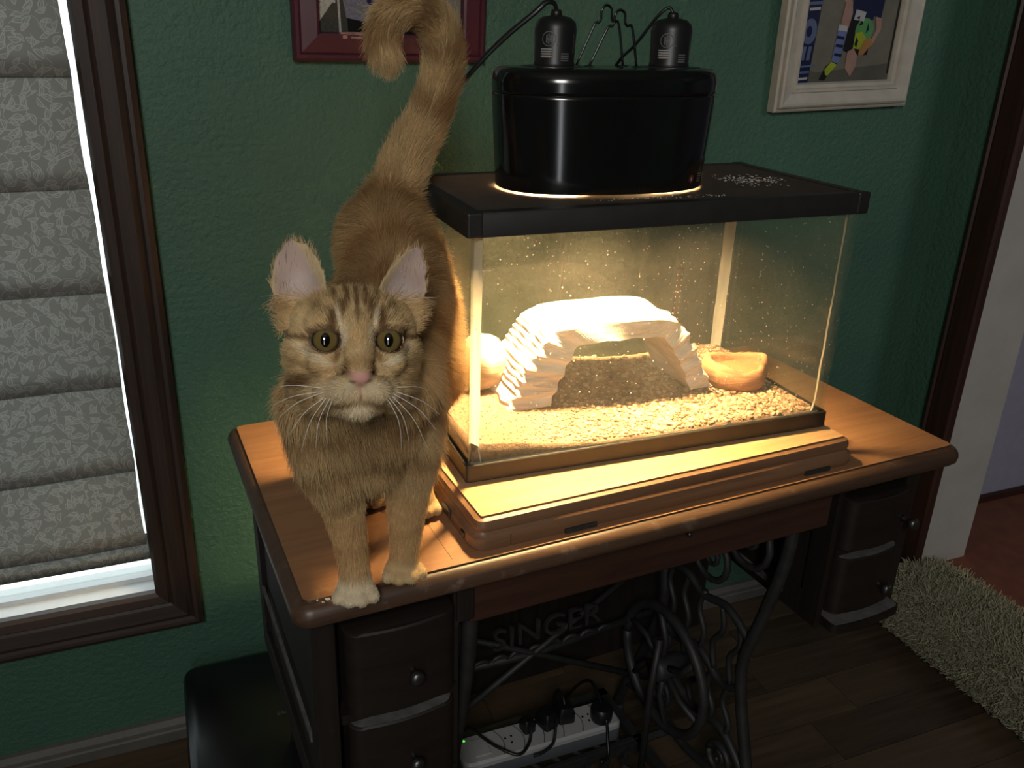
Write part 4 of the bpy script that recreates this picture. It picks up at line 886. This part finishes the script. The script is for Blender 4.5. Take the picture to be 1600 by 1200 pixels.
fibres('pile', P, D_, L_, 0.0010, 0.0008, cl, fibre_mat('rug_fibre', 0.9, 0.1), rug, 4, bd_, 0.08)

# ================================================================== CAT
cat = thing('cat', 'orange tabby cat standing at the table corner with raised curled tail', 'cat', (-0.12, -0.65, TT))
CO = np.array(cat.location)
Hc = np.array([-0.1715, -0.7909, 1.0715]); HX = np.array([0.9762, -0.2139, -0.0356]); HY = np.array([0.1074, 0.3341, 0.9364]); HZv = np.array([-0.1884, -0.9179, 0.3491])
ya = R(5.0); HX2 = HX*math.cos(ya)-HZv*math.sin(ya); HZ2 = HZv*math.cos(ya)+HX*math.sin(ya)
HM = np.stack([HX2, HY, HZ2])                       # rows: head axes
def hw(p): return Hc+np.asarray(p) @ HM             # head local -> world
def hl(P): return (P-Hc) @ HM.T
CH = {
 'spine': [(-0.0675, -0.49, 1.0827, 0.058), (-0.0738, -0.56, 1.0439, 0.059), (-0.1093, -0.64, 1.0105, 0.060), (-0.1485, -0.705, 0.9784, 0.056)],
 'flank': [(-0.045, -0.505, 1.067, 0.042), (-0.058, -0.565, 1.02, 0.046)],
 'belly': [(-0.075, -0.50, 1.02, 0.05), (-0.085, -0.58, 0.99, 0.052), (-0.13, -0.67, 0.955, 0.048)],
 'shoulder_r': [(-0.0998, -0.665, 0.9747, 0.044), (-0.1022, -0.685, 0.9285, 0.036)],
 'shoulder_l': [(-0.1877, -0.70, 0.9883, 0.036), (-0.1813, -0.70, 0.9418, 0.034)],
 'chest': [(-0.1485, -0.705, 0.978, 0.05), (-0.1507, -0.70, 0.9367, 0.042)],
 'neck': [(-0.1485, -0.705, 0.9784, 0.056), (-0.1615, -0.745, 1.0278, 0.045), (-0.1694, -0.78, 1.0658, 0.040)],
 'ruff': [(-0.1965, -0.742, 1.0273, 0.018), (-0.1576, -0.745, 0.9972, 0.032), (-0.117, -0.745, 1.016, 0.026)],
 'foreleg_l': [(-0.1813, -0.70, 0.9418, 0.034), (-0.173, -0.702, 0.8971, 0.024), (-0.1659, -0.705, 0.8441, 0.0170), (-0.1632, -0.706, 0.8121, 0.0155), (-0.1625, -0.708, 0.795, 0.0165)],
 'foreleg_r': [(-0.1022, -0.685, 0.9285, 0.034), (-0.101, -0.687, 0.8755, 0.0235), (-0.105, -0.689, 0.8288, 0.0170), (-0.1071, -0.690, 0.803, 0.0155), (-0.1085, -0.690, 0.793, 0.016)],
 'hind_r': [(-0.0328, -0.50, 1.0115, 0.046), (-0.0283, -0.535, 0.935, 0.040), (-0.034, -0.505, 0.868, 0.024), (-0.038, -0.490, 0.836, 0.0165), (-0.045, -0.525, 0.803, 0.0155), (-0.0545, -0.575, 0.7915, 0.0155)],
 'hind_l': [(-0.0889, -0.48, 1.0107, 0.046), (-0.0984, -0.50, 0.925, 0.040), (-0.095, -0.465, 0.862, 0.024), (-0.094, -0.450, 0.832, 0.0165), (-0.099, -0.485, 0.803, 0.0155), (-0.106, -0.535, 0.7915, 0.0155)],
}
TAILC = [(-0.0614, -0.475, 1.1129, 0.036), (-0.0453, -0.462, 1.1404, 0.029), (-0.0292, -0.455, 1.1747, 0.0245), (-0.0075, -0.452, 1.2114, 0.0215), (0.0069, -0.455, 1.2496, 0.0205), (0.009, -0.46, 1.2847, 0.0200), (-0.0037, -0.468, 1.3119, 0.0195), (-0.0301, -0.478, 1.3251, 0.0185), (-0.0543, -0.488, 1.3182, 0.0175), (-0.0665, -0.494, 1.299, 0.0165), (-0.066, -0.498, 1.2811, 0.0150)]
tp_ = smoothpts([c[:3] for c in TAILC], 6); tr_ = [np.interp(i/6, range(len(TAILC)), [c[3] for c in TAILC]) for i in range(len(tp_))]
ico = bmesh.new(); bmesh.ops.create_icosphere(ico, subdivisions=2, radius=1.0); IV = np.array([v.co for v in ico.verts]); IF = np.array([[v.index for v in f.verts] for f in ico.faces]); ico.free()
VV, FF, nv_ = [], [], 0
def addv(vs, fs):
    global nv_
    VV.append(np.asarray(vs, float)); FF.append(np.asarray(fs)+nv_); nv_ += len(vs)
def ball(p, r): addv(np.asarray(p)+IV*r, IF)
def hball(p, r): addv(Hc+(np.asarray(p)+IV*np.asarray(r)) @ HM, IF)
for L in CH.values():
    for a, b in zip(L[:-1], L[1:]):
        a = np.array(a); b = np.array(b); d = np.linalg.norm(a[:3]-b[:3]); n = max(2, int(d/(0.22*min(a[3], b[3])))+1)
        for i in range(n+1): q_ = a+(b-a)*i/n; ball(q_[:3], q_[3])
for p, r in zip(tp_, tr_): ball(np.array(p), r)
# paws: a pad and four toes each
def paw(c, fw_, w_=0.0082):
    c = np.array(c); f_ = np.array([fw_[0], fw_[1], 0.0]); f_ /= np.linalg.norm(f_); s_ = np.array([-f_[1], f_[0], 0])
    ball(c, 0.0165)
    for k, off in enumerate((-0.0165, -0.0058, 0.0058, 0.0165)):
        tip = 0.012 if k in (0, 3) else 0.0175
        for t in (0, 0.5, 1): ball(c+f_*(tip*t)+s_*off*(0.7+0.3*t)+np.array([0, 0, -0.0035-0.003*t]), w_*(1-0.08*t))
FWD = np.array([-0.25, -0.968, 0])
paw((-0.1625, -0.709, TT+0.0165), FWD); paw((-0.1085, -0.690, TT+0.0165), FWD+np.array([0.1, 0, 0])); paw((-0.0545, -0.575, TT+0.0160), FWD); paw((-0.106, -0.535, TT+0.0160), FWD)
# head
for s in (-1, 1):
    hball((s*0.031, -0.015, -0.008), (0.020, 0.026, 0.030)); hball((s*0.025, -0.034, 0.004), (0.019, 0.016, 0.026))
    hball((s*0.022, 0.019, 0.017), (0.017, 0.011, 0.017)); hball((s*0.022, -0.010, 0.023), (0.016, 0.012, 0.014))
    hball((s*0.0118, -0.031, 0.041), (0.0138, 0.0118, 0.0140)); hball((s*0.0205, -0.032, 0.031), (0.0125, 0.0122, 0.0145))
    hball((s*0.0385, 0.018, -0.012), (0.011, 0.020, 0.018)); hball((s*0.0395, -0.004, -0.012), (0.014, 0.026, 0.022)); hball((s*0.037, -0.030, -0.012), (0.015, 0.020, 0.022))
hball((0, 0.008, -0.020), (0.049, 0.043, 0.048)); hball((0, 0.022, 0.004), (0.035, 0.026, 0.027))
for a, b in (((0, 0.016, 0.027, 0.0125), (0, -0.004, 0.0405, 0.0112)), ((0, -0.004, 0.0405, 0.0112), (0, -0.0165, 0.0485, 0.0092))):
    for i in range(6): q_ = np.array(a)+(np.array(b)-np.array(a))*i/5; hball(q_[:3], (q_[3],)*3)
hball((0, -0.0205, 0.0525), (0.0082, 0.0062, 0.0060)); hball((0, -0.0445, 0.034), (0.0135, 0.0095, 0.0135)); hball((0, -0.040, 0.014), (0.027, 0.014, 0.030)); hball((0, -0.036, 0.042), (0.006, 0.008, 0.010))
EARS = []
def ear(bo, bi, tip, rnd, zb0, depth):
    bo = np.array(bo+(zb0,)); bi = np.array(bi+(zb0+0.012,)); tip = np.array(tip+(zb0-0.006,)); nu_, nv2 = 12, 12
    front = np.zeros((nv2+1, nu_+1, 3)); back = front.copy()
    for j in range(nv2+1):
        v = -0.18+1.18*j/nv2; vv = max(v, 0)
        hwid = (1-vv**rnd)**(0.62) if v < 1 else 0.0
        hwid = max(hwid, 0.05)
        cen0 = (bo+bi)/2; cen = cen0+(tip-cen0)*v; half = (bi-bo)/2*hwid
        for i in range(nu_+1):
            u = -1+2*i/nu_; d = -depth*(1-u*u)*(1-vv)**0.7
            front[j, i] = cen+half*u+np.array([0, 0, d]); th = 0.0030+0.0035*(1-vv)*(1-u*u)
            back[j, i] = front[j, i]+np.array([0, 0, -th])
    w_ = nu_+1; n = w_*(nv2+1); vs = np.r_[front.reshape(-1, 3), back.reshape(-1, 3)]; fs = []
    for j in range(nv2):
        for i in range(nu_):
            a = j*w_+i; fs += [(a, a+1, a+w_+1), (a, a+w_+1, a+w_), (n+a, n+a+w_+1, n+a+1), (n+a, n+a+w_, n+a+w_+1)]
    for i in range(nu_):
        for a, b in ((i, i+1), (nv2*w_+i+1, nv2*w_+i)): fs += [(a, n+a, b), (b, n+a, n+b)]
    for j in range(nv2):
        for a, b in (((j+1)*w_, j*w_), (j*w_+nu_, (j+1)*w_+nu_)): fs += [(a, n+a, b), (b, n+a, n+b)]
    addv(Hc+vs @ HM, np.array(fs)); EARS.append((bo, bi, tip, front.reshape(-1, 3)))
ear((-0.0600, 0.020), (-0.0175, 0.043), (-0.0500, 0.0875), 2.9, -0.022, 0.013)
ear((0.0585, 0.020), (0.0180, 0.042), (0.0570, 0.0860), 1.6, -0.022, 0.012)
me = bpy.data.meshes.new('cat_raw'); V = np.concatenate(VV); F = np.concatenate(FF)
me.from_pydata((V-CO).tolist(), [], F.tolist())
o = bpy.data.objects.new('cat_raw', me); COL.objects.link(o)
m_ = o.modifiers.new('r', 'REMESH'); m_.mode = 'VOXEL'; m_.voxel_size = 0.0021
bpy.context.view_layer.update(); bme = bpy.data.meshes.new_from_object(o.evaluated_get(bpy.context.evaluated_depsgraph_get())); bpy.data.objects.remove(o)
nv = len(bme.vertices); co = np.empty(nv*3, np.float32); bme.vertices.foreach_get('co', co); co = co.reshape(-1, 3).astype(float)
ed = np.empty(len(bme.edges)*2, np.int32); bme.edges.foreach_get('vertices', ed); ed = ed.reshape(-1, 2)
deg = np.bincount(ed.ravel(), minlength=nv)[:, None]
def lap(x):
    s = np.zeros_like(x)
    for c in range(x.shape[1]): s[:, c] = np.bincount(ed[:, 0], x[ed[:, 1], c], nv)+np.bincount(ed[:, 1], x[ed[:, 0], c], nv)
    return s/deg
Lh = hl(co+CO)
headw = np.clip((Lh[:, 2]+0.035)/0.03, 0, 1)*(np.linalg.norm(Lh*[1, 1, 0.8], axis=1) < 0.085)
earw = ((Lh[:, 1] > 0.045) & (np.abs(Lh[:, 0]) > 0.015) & (np.abs(Lh[:, 2]+0.02) < 0.035) & (np.abs(Lh[:, 0]) < 0.085) & (Lh[:, 1] < 0.1)).astype(float)
paww = (co[:, 2] < 0.026).astype(float)
fine = np.maximum(np.maximum(headw, earw), paww)[:, None]
for i in range(26):
    wgt = 0.5*np.where(i < 7, 1.0, 1-fine)
    if i >= 3: wgt = wgt*(1-0.0*fine)
    wgt = np.where((i >= 4) & (paww[:, None] > 0), 0.0, wgt); wgt = np.where((i >= 4) & (earw[:, None] > 0), 0.0, wgt)
    co = co+(lap(co)-co)*wgt
co[:, 2] = np.maximum(co[:, 2], 0.0006)
# eye openings
EYES = [np.array([s*0.0236, 0.0065, 0.0288]) for s in (-1, 1)]; ER = 0.0113
Lh = hl(co+CO)
def sm(x, a, b): t = np.clip((x-a)/(b-a), 0, 1); return t*t*(3-2*t)
def lidr(x, y, e): dy = y-e[1]; return np.hypot((x-e[0])/1.12, np.where(dy > 0, dy/0.74, dy/0.95))
for e_ in EYES:
    r_ = lidr(Lh[:, 0], Lh[:, 1], e_); sel = (Lh[:, 2] > 0.012) & (r_ < 0.0160)
    ins = sel & (r_ < 0.0088); lid = sel & (r_ >= 0.0088)
    Lh[ins, 2] = np.minimum(Lh[ins, 2], e_[2]+0.002)
    sz = e_[2]+np.sqrt(np.maximum(0, ER**2-(Lh[:, 0]-e_[0])**2-(Lh[:, 1]-e_[1])**2))+0.0009; wl = 1-sm(r_, 0.0112, 0.0160)
    Lh[lid, 2] = (Lh[:, 2]*(1-wl)+np.maximum(Lh[:, 2], sz)*wl)[lid]
co = Lh @ HM+Hc-CO
bme.vertices.foreach_set('co', co.astype(np.float32).ravel()); bme.polygons.foreach_set('use_smooth', [True]*len(bme.polygons)); bme.update()
no = np.empty(nv*3, np.float32); bme.vertices.foreach_get('normal', no); no = no.reshape(-1, 3).astype(float)

# ---- coat colours (the animal's own tabby markings)
LIGHT = np.array([0.475, 0.355, 0.188]); MID = np.array([0.42, 0.260, 0.115]); DARK = np.array([0.215, 0.115, 0.046]); PALE = np.array([0.58, 0.49, 0.345]); PINK = np.array([0.52, 0.27, 0.22]); EARC = np.array([0.40, 0.295, 0.25]); LINE = np.array([0.10, 0.055, 0.03])
def vnoise(p, f, seed=0):
    q_ = p*f; return (np.sin(q_[:, 0]*1.7+seed+1.3*np.sin(q_[:, 1]*1.1+seed))+np.sin(q_[:, 1]*2.1+1.7*seed+1.1*np.sin(q_[:, 2]*1.3))+np.sin(q_[:, 2]*1.9+0.7*seed+1.2*np.sin(q_[:, 0]*1.6)))/3
TPN = np.array([list(p) for p in tp_])
TCUM = np.r_[0, np.cumsum(np.linalg.norm(np.diff(TPN, axis=0), axis=1))]
def near_tail(W):
    d = np.linalg.norm(W[:, None, :]-TPN[None], axis=2); i = d.argmin(1); return d[np.arange(len(W)), i], i
def sm(x, a, b): t = np.clip((x-a)/(b-a), 0, 1); return t*t*(3-2*t)
def blob(x, y, cx, cy, rx, ry, rot=0.0, soft=0.5):
    c, s = math.cos(rot), math.sin(rot); dx = x-cx; dy = y-cy; u = (dx*c+dy*s)/rx; v = (-dx*s+dy*c)/ry
    return 1-sm(np.sqrt(u*u+v*v), 1-soft, 1+soft)
def coat(W, Nw):
    n = len(W); C = np.repeat(MID[None], n, 0).copy()
    def mx(col, k): C[:] = C+(np.asarray(col)-C)*k[:, None]
    # body stripes
    ph = W[:, 1]*95+W[:, 2]*38+1.6*vnoise(W, 22, 1); st = sm(np.sin(ph)+0.5*vnoise(W, 60, 2), 0.1, 0.9)
    mx(LIGHT, 0.45*(1-st)); mx(DARK, 0.42*st)
    back = sm(Nw[:, 2], 0.35, 0.9)*(W[:, 1] > -0.70); mx(DARK*0.8, 0.75*back*(0.75+0.25*vnoise(W, 40, 3)))
    # tail rings
    d, ti = near_tail(W); tl = TCUM[ti]; on = (1-sm(d, 0.03, 0.045))*sm(tl, 0.02, 0.05)
    ring = sm(np.sin(tl*105+0.8+0.6*vnoise(W, 35, 4)), -0.1, 0.6); mx(LIGHT, on*0.75); mx(DARK, on*0.62*ring*sm(tl, 0.06, 0.12)); mx(DARK, on*0.6*sm(np.sin(np.arctan2(W[:, 1]+0.46, W[:, 0])*1.0+1.9+vnoise(W, 25, 11)), 0.2, 0.9)*(1-sm(tl, 0.16, 0.24))); mx(LIGHT, on*sm(tl, 0.36, 0.40)*0.8)
    # chest and legs
    ch_ = sm(-W[:, 1], 0.655, 0.72)*(1-sm(W[:, 2], 1.0, 1.03)); mx(LIGHT*0.9, 0.6*ch_)
    b2 = sm(np.sin(W[:, 2]*120+np.abs(W[:, 0]+0.150)*70+vnoise(W, 40, 5)), 0.3, 0.9); mx(DARK*0.9, 0.7*ch_*b2*sm(W[:, 2], 0.86, 0.90))
    leg = 1-sm(W[:, 2], 0.86, 0.90); lb = sm(np.sin(W[:, 2]*190+vnoise(W, 30, 6)), 0.4, 0.9); mx(MID*1.05, 0.6*leg); mx(DARK*1.2, 0.22*leg*lb)
    pw = 1-sm(W[:, 2], 0.795, 0.812); pwl = pw*sm(-W[:, 0], 0.12, 0.14)*sm(-W[:, 1], 0.65, 0.68); mx(PALE, 0.85*pwl); mx(LIGHT, 0.55*(pw-pwl))
    # head
    L = hl(W); x, y, z = L.T; ax = np.abs(x); hm = sm(z, -0.045, -0.015)*(1-sm(np.hypot(x, y*0.95+0.002), 0.064, 0.078))
    hm = np.maximum(hm, sm(y, 0.03, 0.05)*(ax < 0.08)*(np.abs(z+0.02) < 0.05)*(y < 0.11))
    k = lambda a: a*hm
    mx(LIGHT*0.97, k(np.ones(n)*0.92)); mx(MID, k(0.35*sm(vnoise(L, 120, 7), 0.0, 0.6)))
    for cx, cy, rx, ry, rot, s in ((0.0, 0.036, 0.0018, 0.017, 0, 1.0), (0.0068, 0.040, 0.0021, 0.011, 0.10, 1.0), (0.0105, 0.0275, 0.0027, 0.0090, -0.28, 1.0), (0.0180, 0.0205, 0.0034, 0.0085, -0.18, 1.0), (0.0160, 0.041, 0.0024, 0.010, 0.25, .8), (0.027, 0.030, 0.006, 0.0035, -0.2, .45)):
        mx(DARK*0.62, k(s*np.maximum(blob(x, y, cx, cy, rx, ry, -rot), blob(x, y, -cx, cy, rx, ry, rot))))
    for cx, cy, rx, ry, rot, s in ((0.0135, 0.022, 0.0022, 0.006, -0.15, .9), (0.0105, 0.0085, 0.0030, 0.0085, 0.1, .95), (0.030, -0.0065, 0.012, 0.0032, 0.5, .8), (0.0395, 0.002, 0.007, 0.0025, 0.15, .55)):
        mx(PALE, k(s*np.maximum(blob(x, y, cx, cy, rx, ry, rot), blob(x, y, -cx, cy, rx, ry, -rot))))
    mx(DARK*0.6, k(0.9*blob(ax, y, 0.043, 0.0085, 0.0135, 0.0019, 0.08))); mx(DARK, k(0.55*blob(ax, y, 0.038, -0.013, 0.014, 0.002, 0.45)))
    mx(DARK*0.6, k(0.9*blob(x, y, -0.041, -0.024, 0.011, 0.0055, 0.25))); mx(DARK, k(0.4*blob(x, y, 0.040, -0.022, 0.009, 0.004, -0.25)))
    mx(DARK*0.8, k(0.6*blob(ax, y, 0.042, -0.036, 0.010, 0.003, 0.2)))
    mx(MID*0.75, k(0.7*blob(x, y, 0, -0.0105, 0.0095, 0.006))); mx(DARK, k(0.6*blob(ax, y, 0.0085, -0.0135, 0.0022, 0.0055, -0.25))); mx(DARK*0.8, k(0.85*blob(ax, y, 0.0150, -0.0055, 0.0022, 0.0050, 0.45)))
    mx(PALE*0.85, k(0.55*blob(ax, y, 0.0145, -0.031, 0.017, 0.009))*(z > 0.01)); mx(PALE*0.95, k(0.8*blob(x, y, 0, -0.047, 0.014, 0.008))*(z > 0.01))
    mx(MID*0.6, k(0.8*blob(ax, y, 0.011, -0.0405, 0.012, 0.0022, -0.25))*(z > 0.02)); mx(DARK*0.7, k(0.8*blob(x, y, 0, -0.0345, 0.0011, 0.0055))*(z > 0.03))
    # dark rim of the eyelids
    for e_ in EYES:
        rr = lidr(x, y, e_); mx(LINE, k((1-sm(rr, 0.0098+0.001*sm(y-e_[1], 0, 0.004), 0.0116+0.0012*sm(y-e_[1], 0, 0.004)))*(z > 0.01)))
    tri_ = sm(y, -0.0285, -0.0255)*(1-sm(y, -0.0175, -0.0160))*(1-sm(ax-(y+0.0275)*0.70-0.0008, 0.0, 0.0018))*(z > 0.045)
    mx(PINK, k(tri_)); mx(LINE*1.5, k(0.9*blob(ax, y, 0.0062, -0.0235, 0.0026, 0.0011, 0.35))*(z > 0.04)); mx(PINK*0.9, k(0.6*blob(x, y, 0, -0.029, 0.0016, 0.004))*(z > 0.045))
    # inside of the ears
    fz_ = Nw @ HM[2]
    for (bo, bi, tip, _), fl_ in zip(EARS, (1, -1)):
        cx = (bo[0]+bi[0])/2; near = (np.sign(x) == np.sign(cx))*sm(y, 0.038, 0.048)*sm(fz_, 0.1, 0.45)*(z < 0.004)*(z > -0.055)*(y < 0.105)*(ax < 0.075)*(ax > 0.016)
        e0 = (bo+bi)/2; hh = np.clip((y-e0[1])/(tip[1]-e0[1]), 0, 1); mid_ = e0[0]+(tip[0]-e0[0])*hh; hw_ = np.maximum(0.004, abs(bi[0]-bo[0])/2*(1-hh**2)**0.6)
        edge = sm(np.abs(x-mid_)/hw_, 0.72, 1.0); streak = sm(np.sin((x-mid_)*900+y*250), 0.2, 0.9)
        mx(EARC*(1+0.12*vnoise(L, 90, 8))[:, None], near*0.95); mx(np.array([0.50, 0.42, 0.38]), near*0.6*blob(x, y, e0[0]+0.1*(tip[0]-e0[0]), e0[1]+0.016, 0.011, 0.014)); mx(LIGHT, near*edge*0.8); mx(MID*0.8, near*0.6*(1-sm(y, e0[1]+0.006, e0[1]+0.014)))
    return np.clip(C*(1+0.07*vnoise(W, 130, 9))[:, None], 0.01, 0.9)
W0 = co+CO
cc = np.concatenate([coat(W0[i:i+20000], no[i:i+20000]) for i in range(0, nv, 20000)])
at = bme.attributes.new('col', 'FLOAT_COLOR', 'POINT'); at.data.foreach_set('color', np.c_[cc, np.ones(nv)].astype(np.float32).ravel())
bme.materials.clear(); bme.materials.append(fibre_mat('cat_skin', 0.75, 0.2))
bme.name = 'body'; body = bpy.data.objects.new('body', bme); COL.objects.link(body); body.parent = cat
# ---- fur
n = 150000
vis = np.ones(nv); Lh = hl(W0); vis *= np.where(headw > 0.3, 2.2, 1.0)
P, Nn, tri_i, bw_b = sample_mesh(bme, n, vis)
Wp = P+CO; L = hl(Wp); x, y, z = L.T; ax = np.abs(x)
colr = (cc[tri_i]*bw_b[:, :, None]).sum(1)
hm = sm(z, -0.045, -0.015)*(1-sm(np.hypot(x, y), 0.066, 0.082)); earm = (sm(y, 0.040, 0.052)*(ax > 0.014)*(ax < 0.08)*(np.abs(z+0.02) < 0.04)*(y < 0.11))
d, ti = np.concatenate([np.stack(near_tail(Wp[i:i+20000]), 1) for i in range(0, n, 20000)]).T; ti = ti.astype(int)
TT_ = np.gradient(TPN, axis=0); TT_ /= np.linalg.norm(TT_, axis=1, keepdims=True); tm_ = (1-sm(d, 0.030, 0.045))*sm(TCUM[ti], 0.01, 0.05)
flow = np.tile(np.array([0.22, 0.62, -0.55]), (n, 1)); flow += (sm(-Wp[:, 1], 0.66, 0.70)*1.0)[:, None]*np.array([0, -0.65, -0.5])
lg = (1-sm(Wp[:, 2], 0.88, 0.92)); flow = flow*(1-lg[:, None])+lg[:, None]*np.array([0, -0.12, -1.0])
flow = flow*(1-tm_[:, None])+tm_[:, None]*TT_[ti]
rad_ = np.stack([x*1.0, y+0.018, np.full(n, -0.030)], 1); rad_ /= np.linalg.norm(rad_, axis=1, keepdims=True); rad_w = rad_ @ HM
flow = flow*(1-hm[:, None])+hm[:, None]*rad_w
flow = flow*(1-earm[:, None])+earm[:, None]*(np.array([0.0, 1.0, 0.1]) @ HM)
flow -= Nn*(flow*Nn).sum(1, keepdims=True); flow /= np.linalg.norm(flow, axis=1, keepdims=True)+1e-6
Ln = np.full(n, 0.0125); Ln = Ln*(1-lg)+lg*0.0055; Ln = Ln*(1-tm_)+tm_*0.0135
pwm = 1-sm(Wp[:, 2], 0.795, 0.812); Ln = Ln*(1-pwm)+pwm*0.0020
face = 0.0032+0.0042*sm(np.hypot(x, y+0.02), 0.025, 0.058)+0.003*sm(-y, 0.03, 0.06)*(ax > 0.02); face *= 1-0.62*sm(ax, 0.030, 0.044)*sm(y, -0.005, 0.015); Ln = Ln*(1-hm)+hm*face; Ln = np.where(earm > 0.3, 0.0019, Ln)
ch_ = sm(-Wp[:, 1], 0.68, 0.72)*(1-hm)*(1-lg)*(1-tm_); Ln += 0.004*ch_
Ln *= rng.uniform(0.65, 1.25, n)
lift = 0.30+0.10*tm_-0.08*hm-0.1*lg
D_ = flow+Nn*lift[:, None]*1.3+rng.normal(0, 0.12, (n, 3)); D_ /= np.linalg.norm(D_, axis=1, keepdims=True)
bend = flow*0.25+rng.normal(0, 0.10, (n, 3))
keep = np.ones(n, bool)
for e_ in EYES: keep &= ~((lidr(x, y, e_) < 0.0108) & (z > 0.01))
keep &= ~((y > -0.030) & (y < -0.0165) & (ax < 0.010) & (z > 0.046))
fzp = Nn @ HM[2]; keep &= ~((earm > 0.3) & (fzp > 0.25) & (rng.random(n) < 0.9)) 
keep &= ~((P[:, 2] < 0.0045))
over = (P+D_*Ln[:, None]+bend*Ln[:, None])[:, 2]; keep &= over > 0.0008
colf = colr*rng.uniform(0.78, 1.22, (n, 1))
fibres('fur', P[keep], D_[keep], Ln[keep], 0.00021, 0.00006, np.clip(colf[keep]*1.5, 0, 0.9), fibre_mat('cat_fur', 0.6, 0.2, 0.28), cat, 5, bend[keep])
# ---- eyes
def eye_mat():
    m, t, b = nt('cat_eye'); tc = t.nodes.new('ShaderNodeTexCoord'); sx = t.nodes.new('ShaderNodeSeparateXYZ'); t.links.new(tc.outputs['Object'], sx.inputs[0])
    X, Y = sx.outputs[0], sx.outputs[1]
    r_ = mth(t, 'SQRT', mth(t, 'ADD', mth(t, 'MULTIPLY', X, X), mth(t, 'MULTIPLY', Y, Y)))
    px_ = mth(t, 'DIVIDE', X, 0.0037); py_ = mth(t, 'DIVIDE', Y, 0.0058)
    pr_ = mth(t, 'SQRT', mth(t, 'ADD', mth(t, 'MULTIPLY', px_, px_), mth(t, 'MULTIPLY', py_, py_)))
    iris = ramp(t, mth(t, 'DIVIDE', r_, 0.0115), [(0.0, (0.12, 0.070, 0.016)), (0.42, (0.15, 0.098, 0.026)), (0.66, (0.15, 0.112, 0.040)), (0.76, (0.07, 0.045, 0.02)), (0.82, (0.015, 0.010, 0.007))])
    pm_ = ramp(t, pr_, [(0.86, (0, 0, 0)), (1.0, (1, 1, 1))])
    t.links.new(mixc(t, pm_, (0.004, 0.004, 0.004), iris), b.inputs['Base Color']); b.inputs['Roughness'].default_value = 0.04; b.inputs['Coat Weight'].default_value = 0.6; b.inputs['Coat Roughness'].default_value = 0.02
    return m
em = eye_mat(); camp = np.array(cam.matrix_world.translation)
for e_ in EYES:
    bmq = bmesh.new(); bmesh.ops.create_uvsphere(bmq, u_segments=32, v_segments=20, radius=ER); me = bpy.data.meshes.new('eye'); bmq.to_mesh(me); bmq.free(); me.polygons.foreach_set('use_smooth', [True]*len(me.polygons)); me.materials.append(em)
    o = bpy.data.objects.new('eye', me); COL.objects.link(o); o.parent = cat; wp = hw(e_); o.location = wp-CO
    zz = Vector(camp-wp+np.array([0.02, 0.15, -0.02])*0).normalized(); xx = Vector(HY).cross(zz).normalized(); yy = zz.cross(xx); o.rotation_euler = Matrix((xx, yy, zz)).transposed().to_euler()
# ---- whiskers
wm_ = plain('whisker', (0.75, 0.72, 0.66), 0.4, var=0.03)
for a, b, s in (((-0.022, -0.033, 0.044), (-0.042, -0.074, 0.045), 1), ((-0.019, -0.035, 0.047), (-0.0235, -0.069, 0.05), 1), ((-0.024, -0.031, 0.042), (-0.058, -0.050, 0.040), 1), ((-0.025, -0.029, 0.040), (-0.060, -0.028, 0.030), 1), ((-0.023, -0.034, 0.043), (-0.050, -0.062, 0.042), 1), ((-0.021, -0.035, 0.046), (-0.032, -0.072, 0.052), 1), ((-0.025, -0.031, 0.041), (-0.062, -0.041, 0.036), 1),
                ((0.019, -0.035, 0.047), (0.030, -0.074, 0.052), 1), ((0.022, -0.033, 0.044), (0.050, -0.074, 0.045), 1), ((0.024, -0.031, 0.042), (0.061, -0.050, 0.040), 1), ((0.025, -0.029, 0.040), (0.055, -0.032, 0.030), 1), ((0.020, -0.034, 0.046), (0.036, -0.070, 0.050), 1), ((0.023, -0.032, 0.043), (0.058, -0.062, 0.042), 1)):
    a = np.array(a); b = np.array(b); mid = (a+b)/2+np.array([np.sign(a[0])*0.003, 0.002, 0.004])
    pts = smoothpts([hw(a)-CO, hw(mid)-CO, hw(b)-CO], 6)
    obj('whisker', MB().tube(pts, [0.00030*(1-0.75*i/(len(pts)-1)) for i in range(len(pts))], 5), wm_, cat, smooth=True)
# pale tuft and scraps on the worn table corner
fk = MB()
for (x, y, s) in ((-0.190, -0.702, 0.004), (-0.183, -0.708, 0.0035), (-0.2, -0.7, 0.002), (-0.176, -0.704, 0.003), (-0.195, -0.705, 0.0025)): flake_glint(x, y, TT-0.0006, s)
tag(obj('paint_flakes', fk, M['flake_glint']), 'tiny pale flakes on the worn front corner of the table', 'debris', kind='stuff')
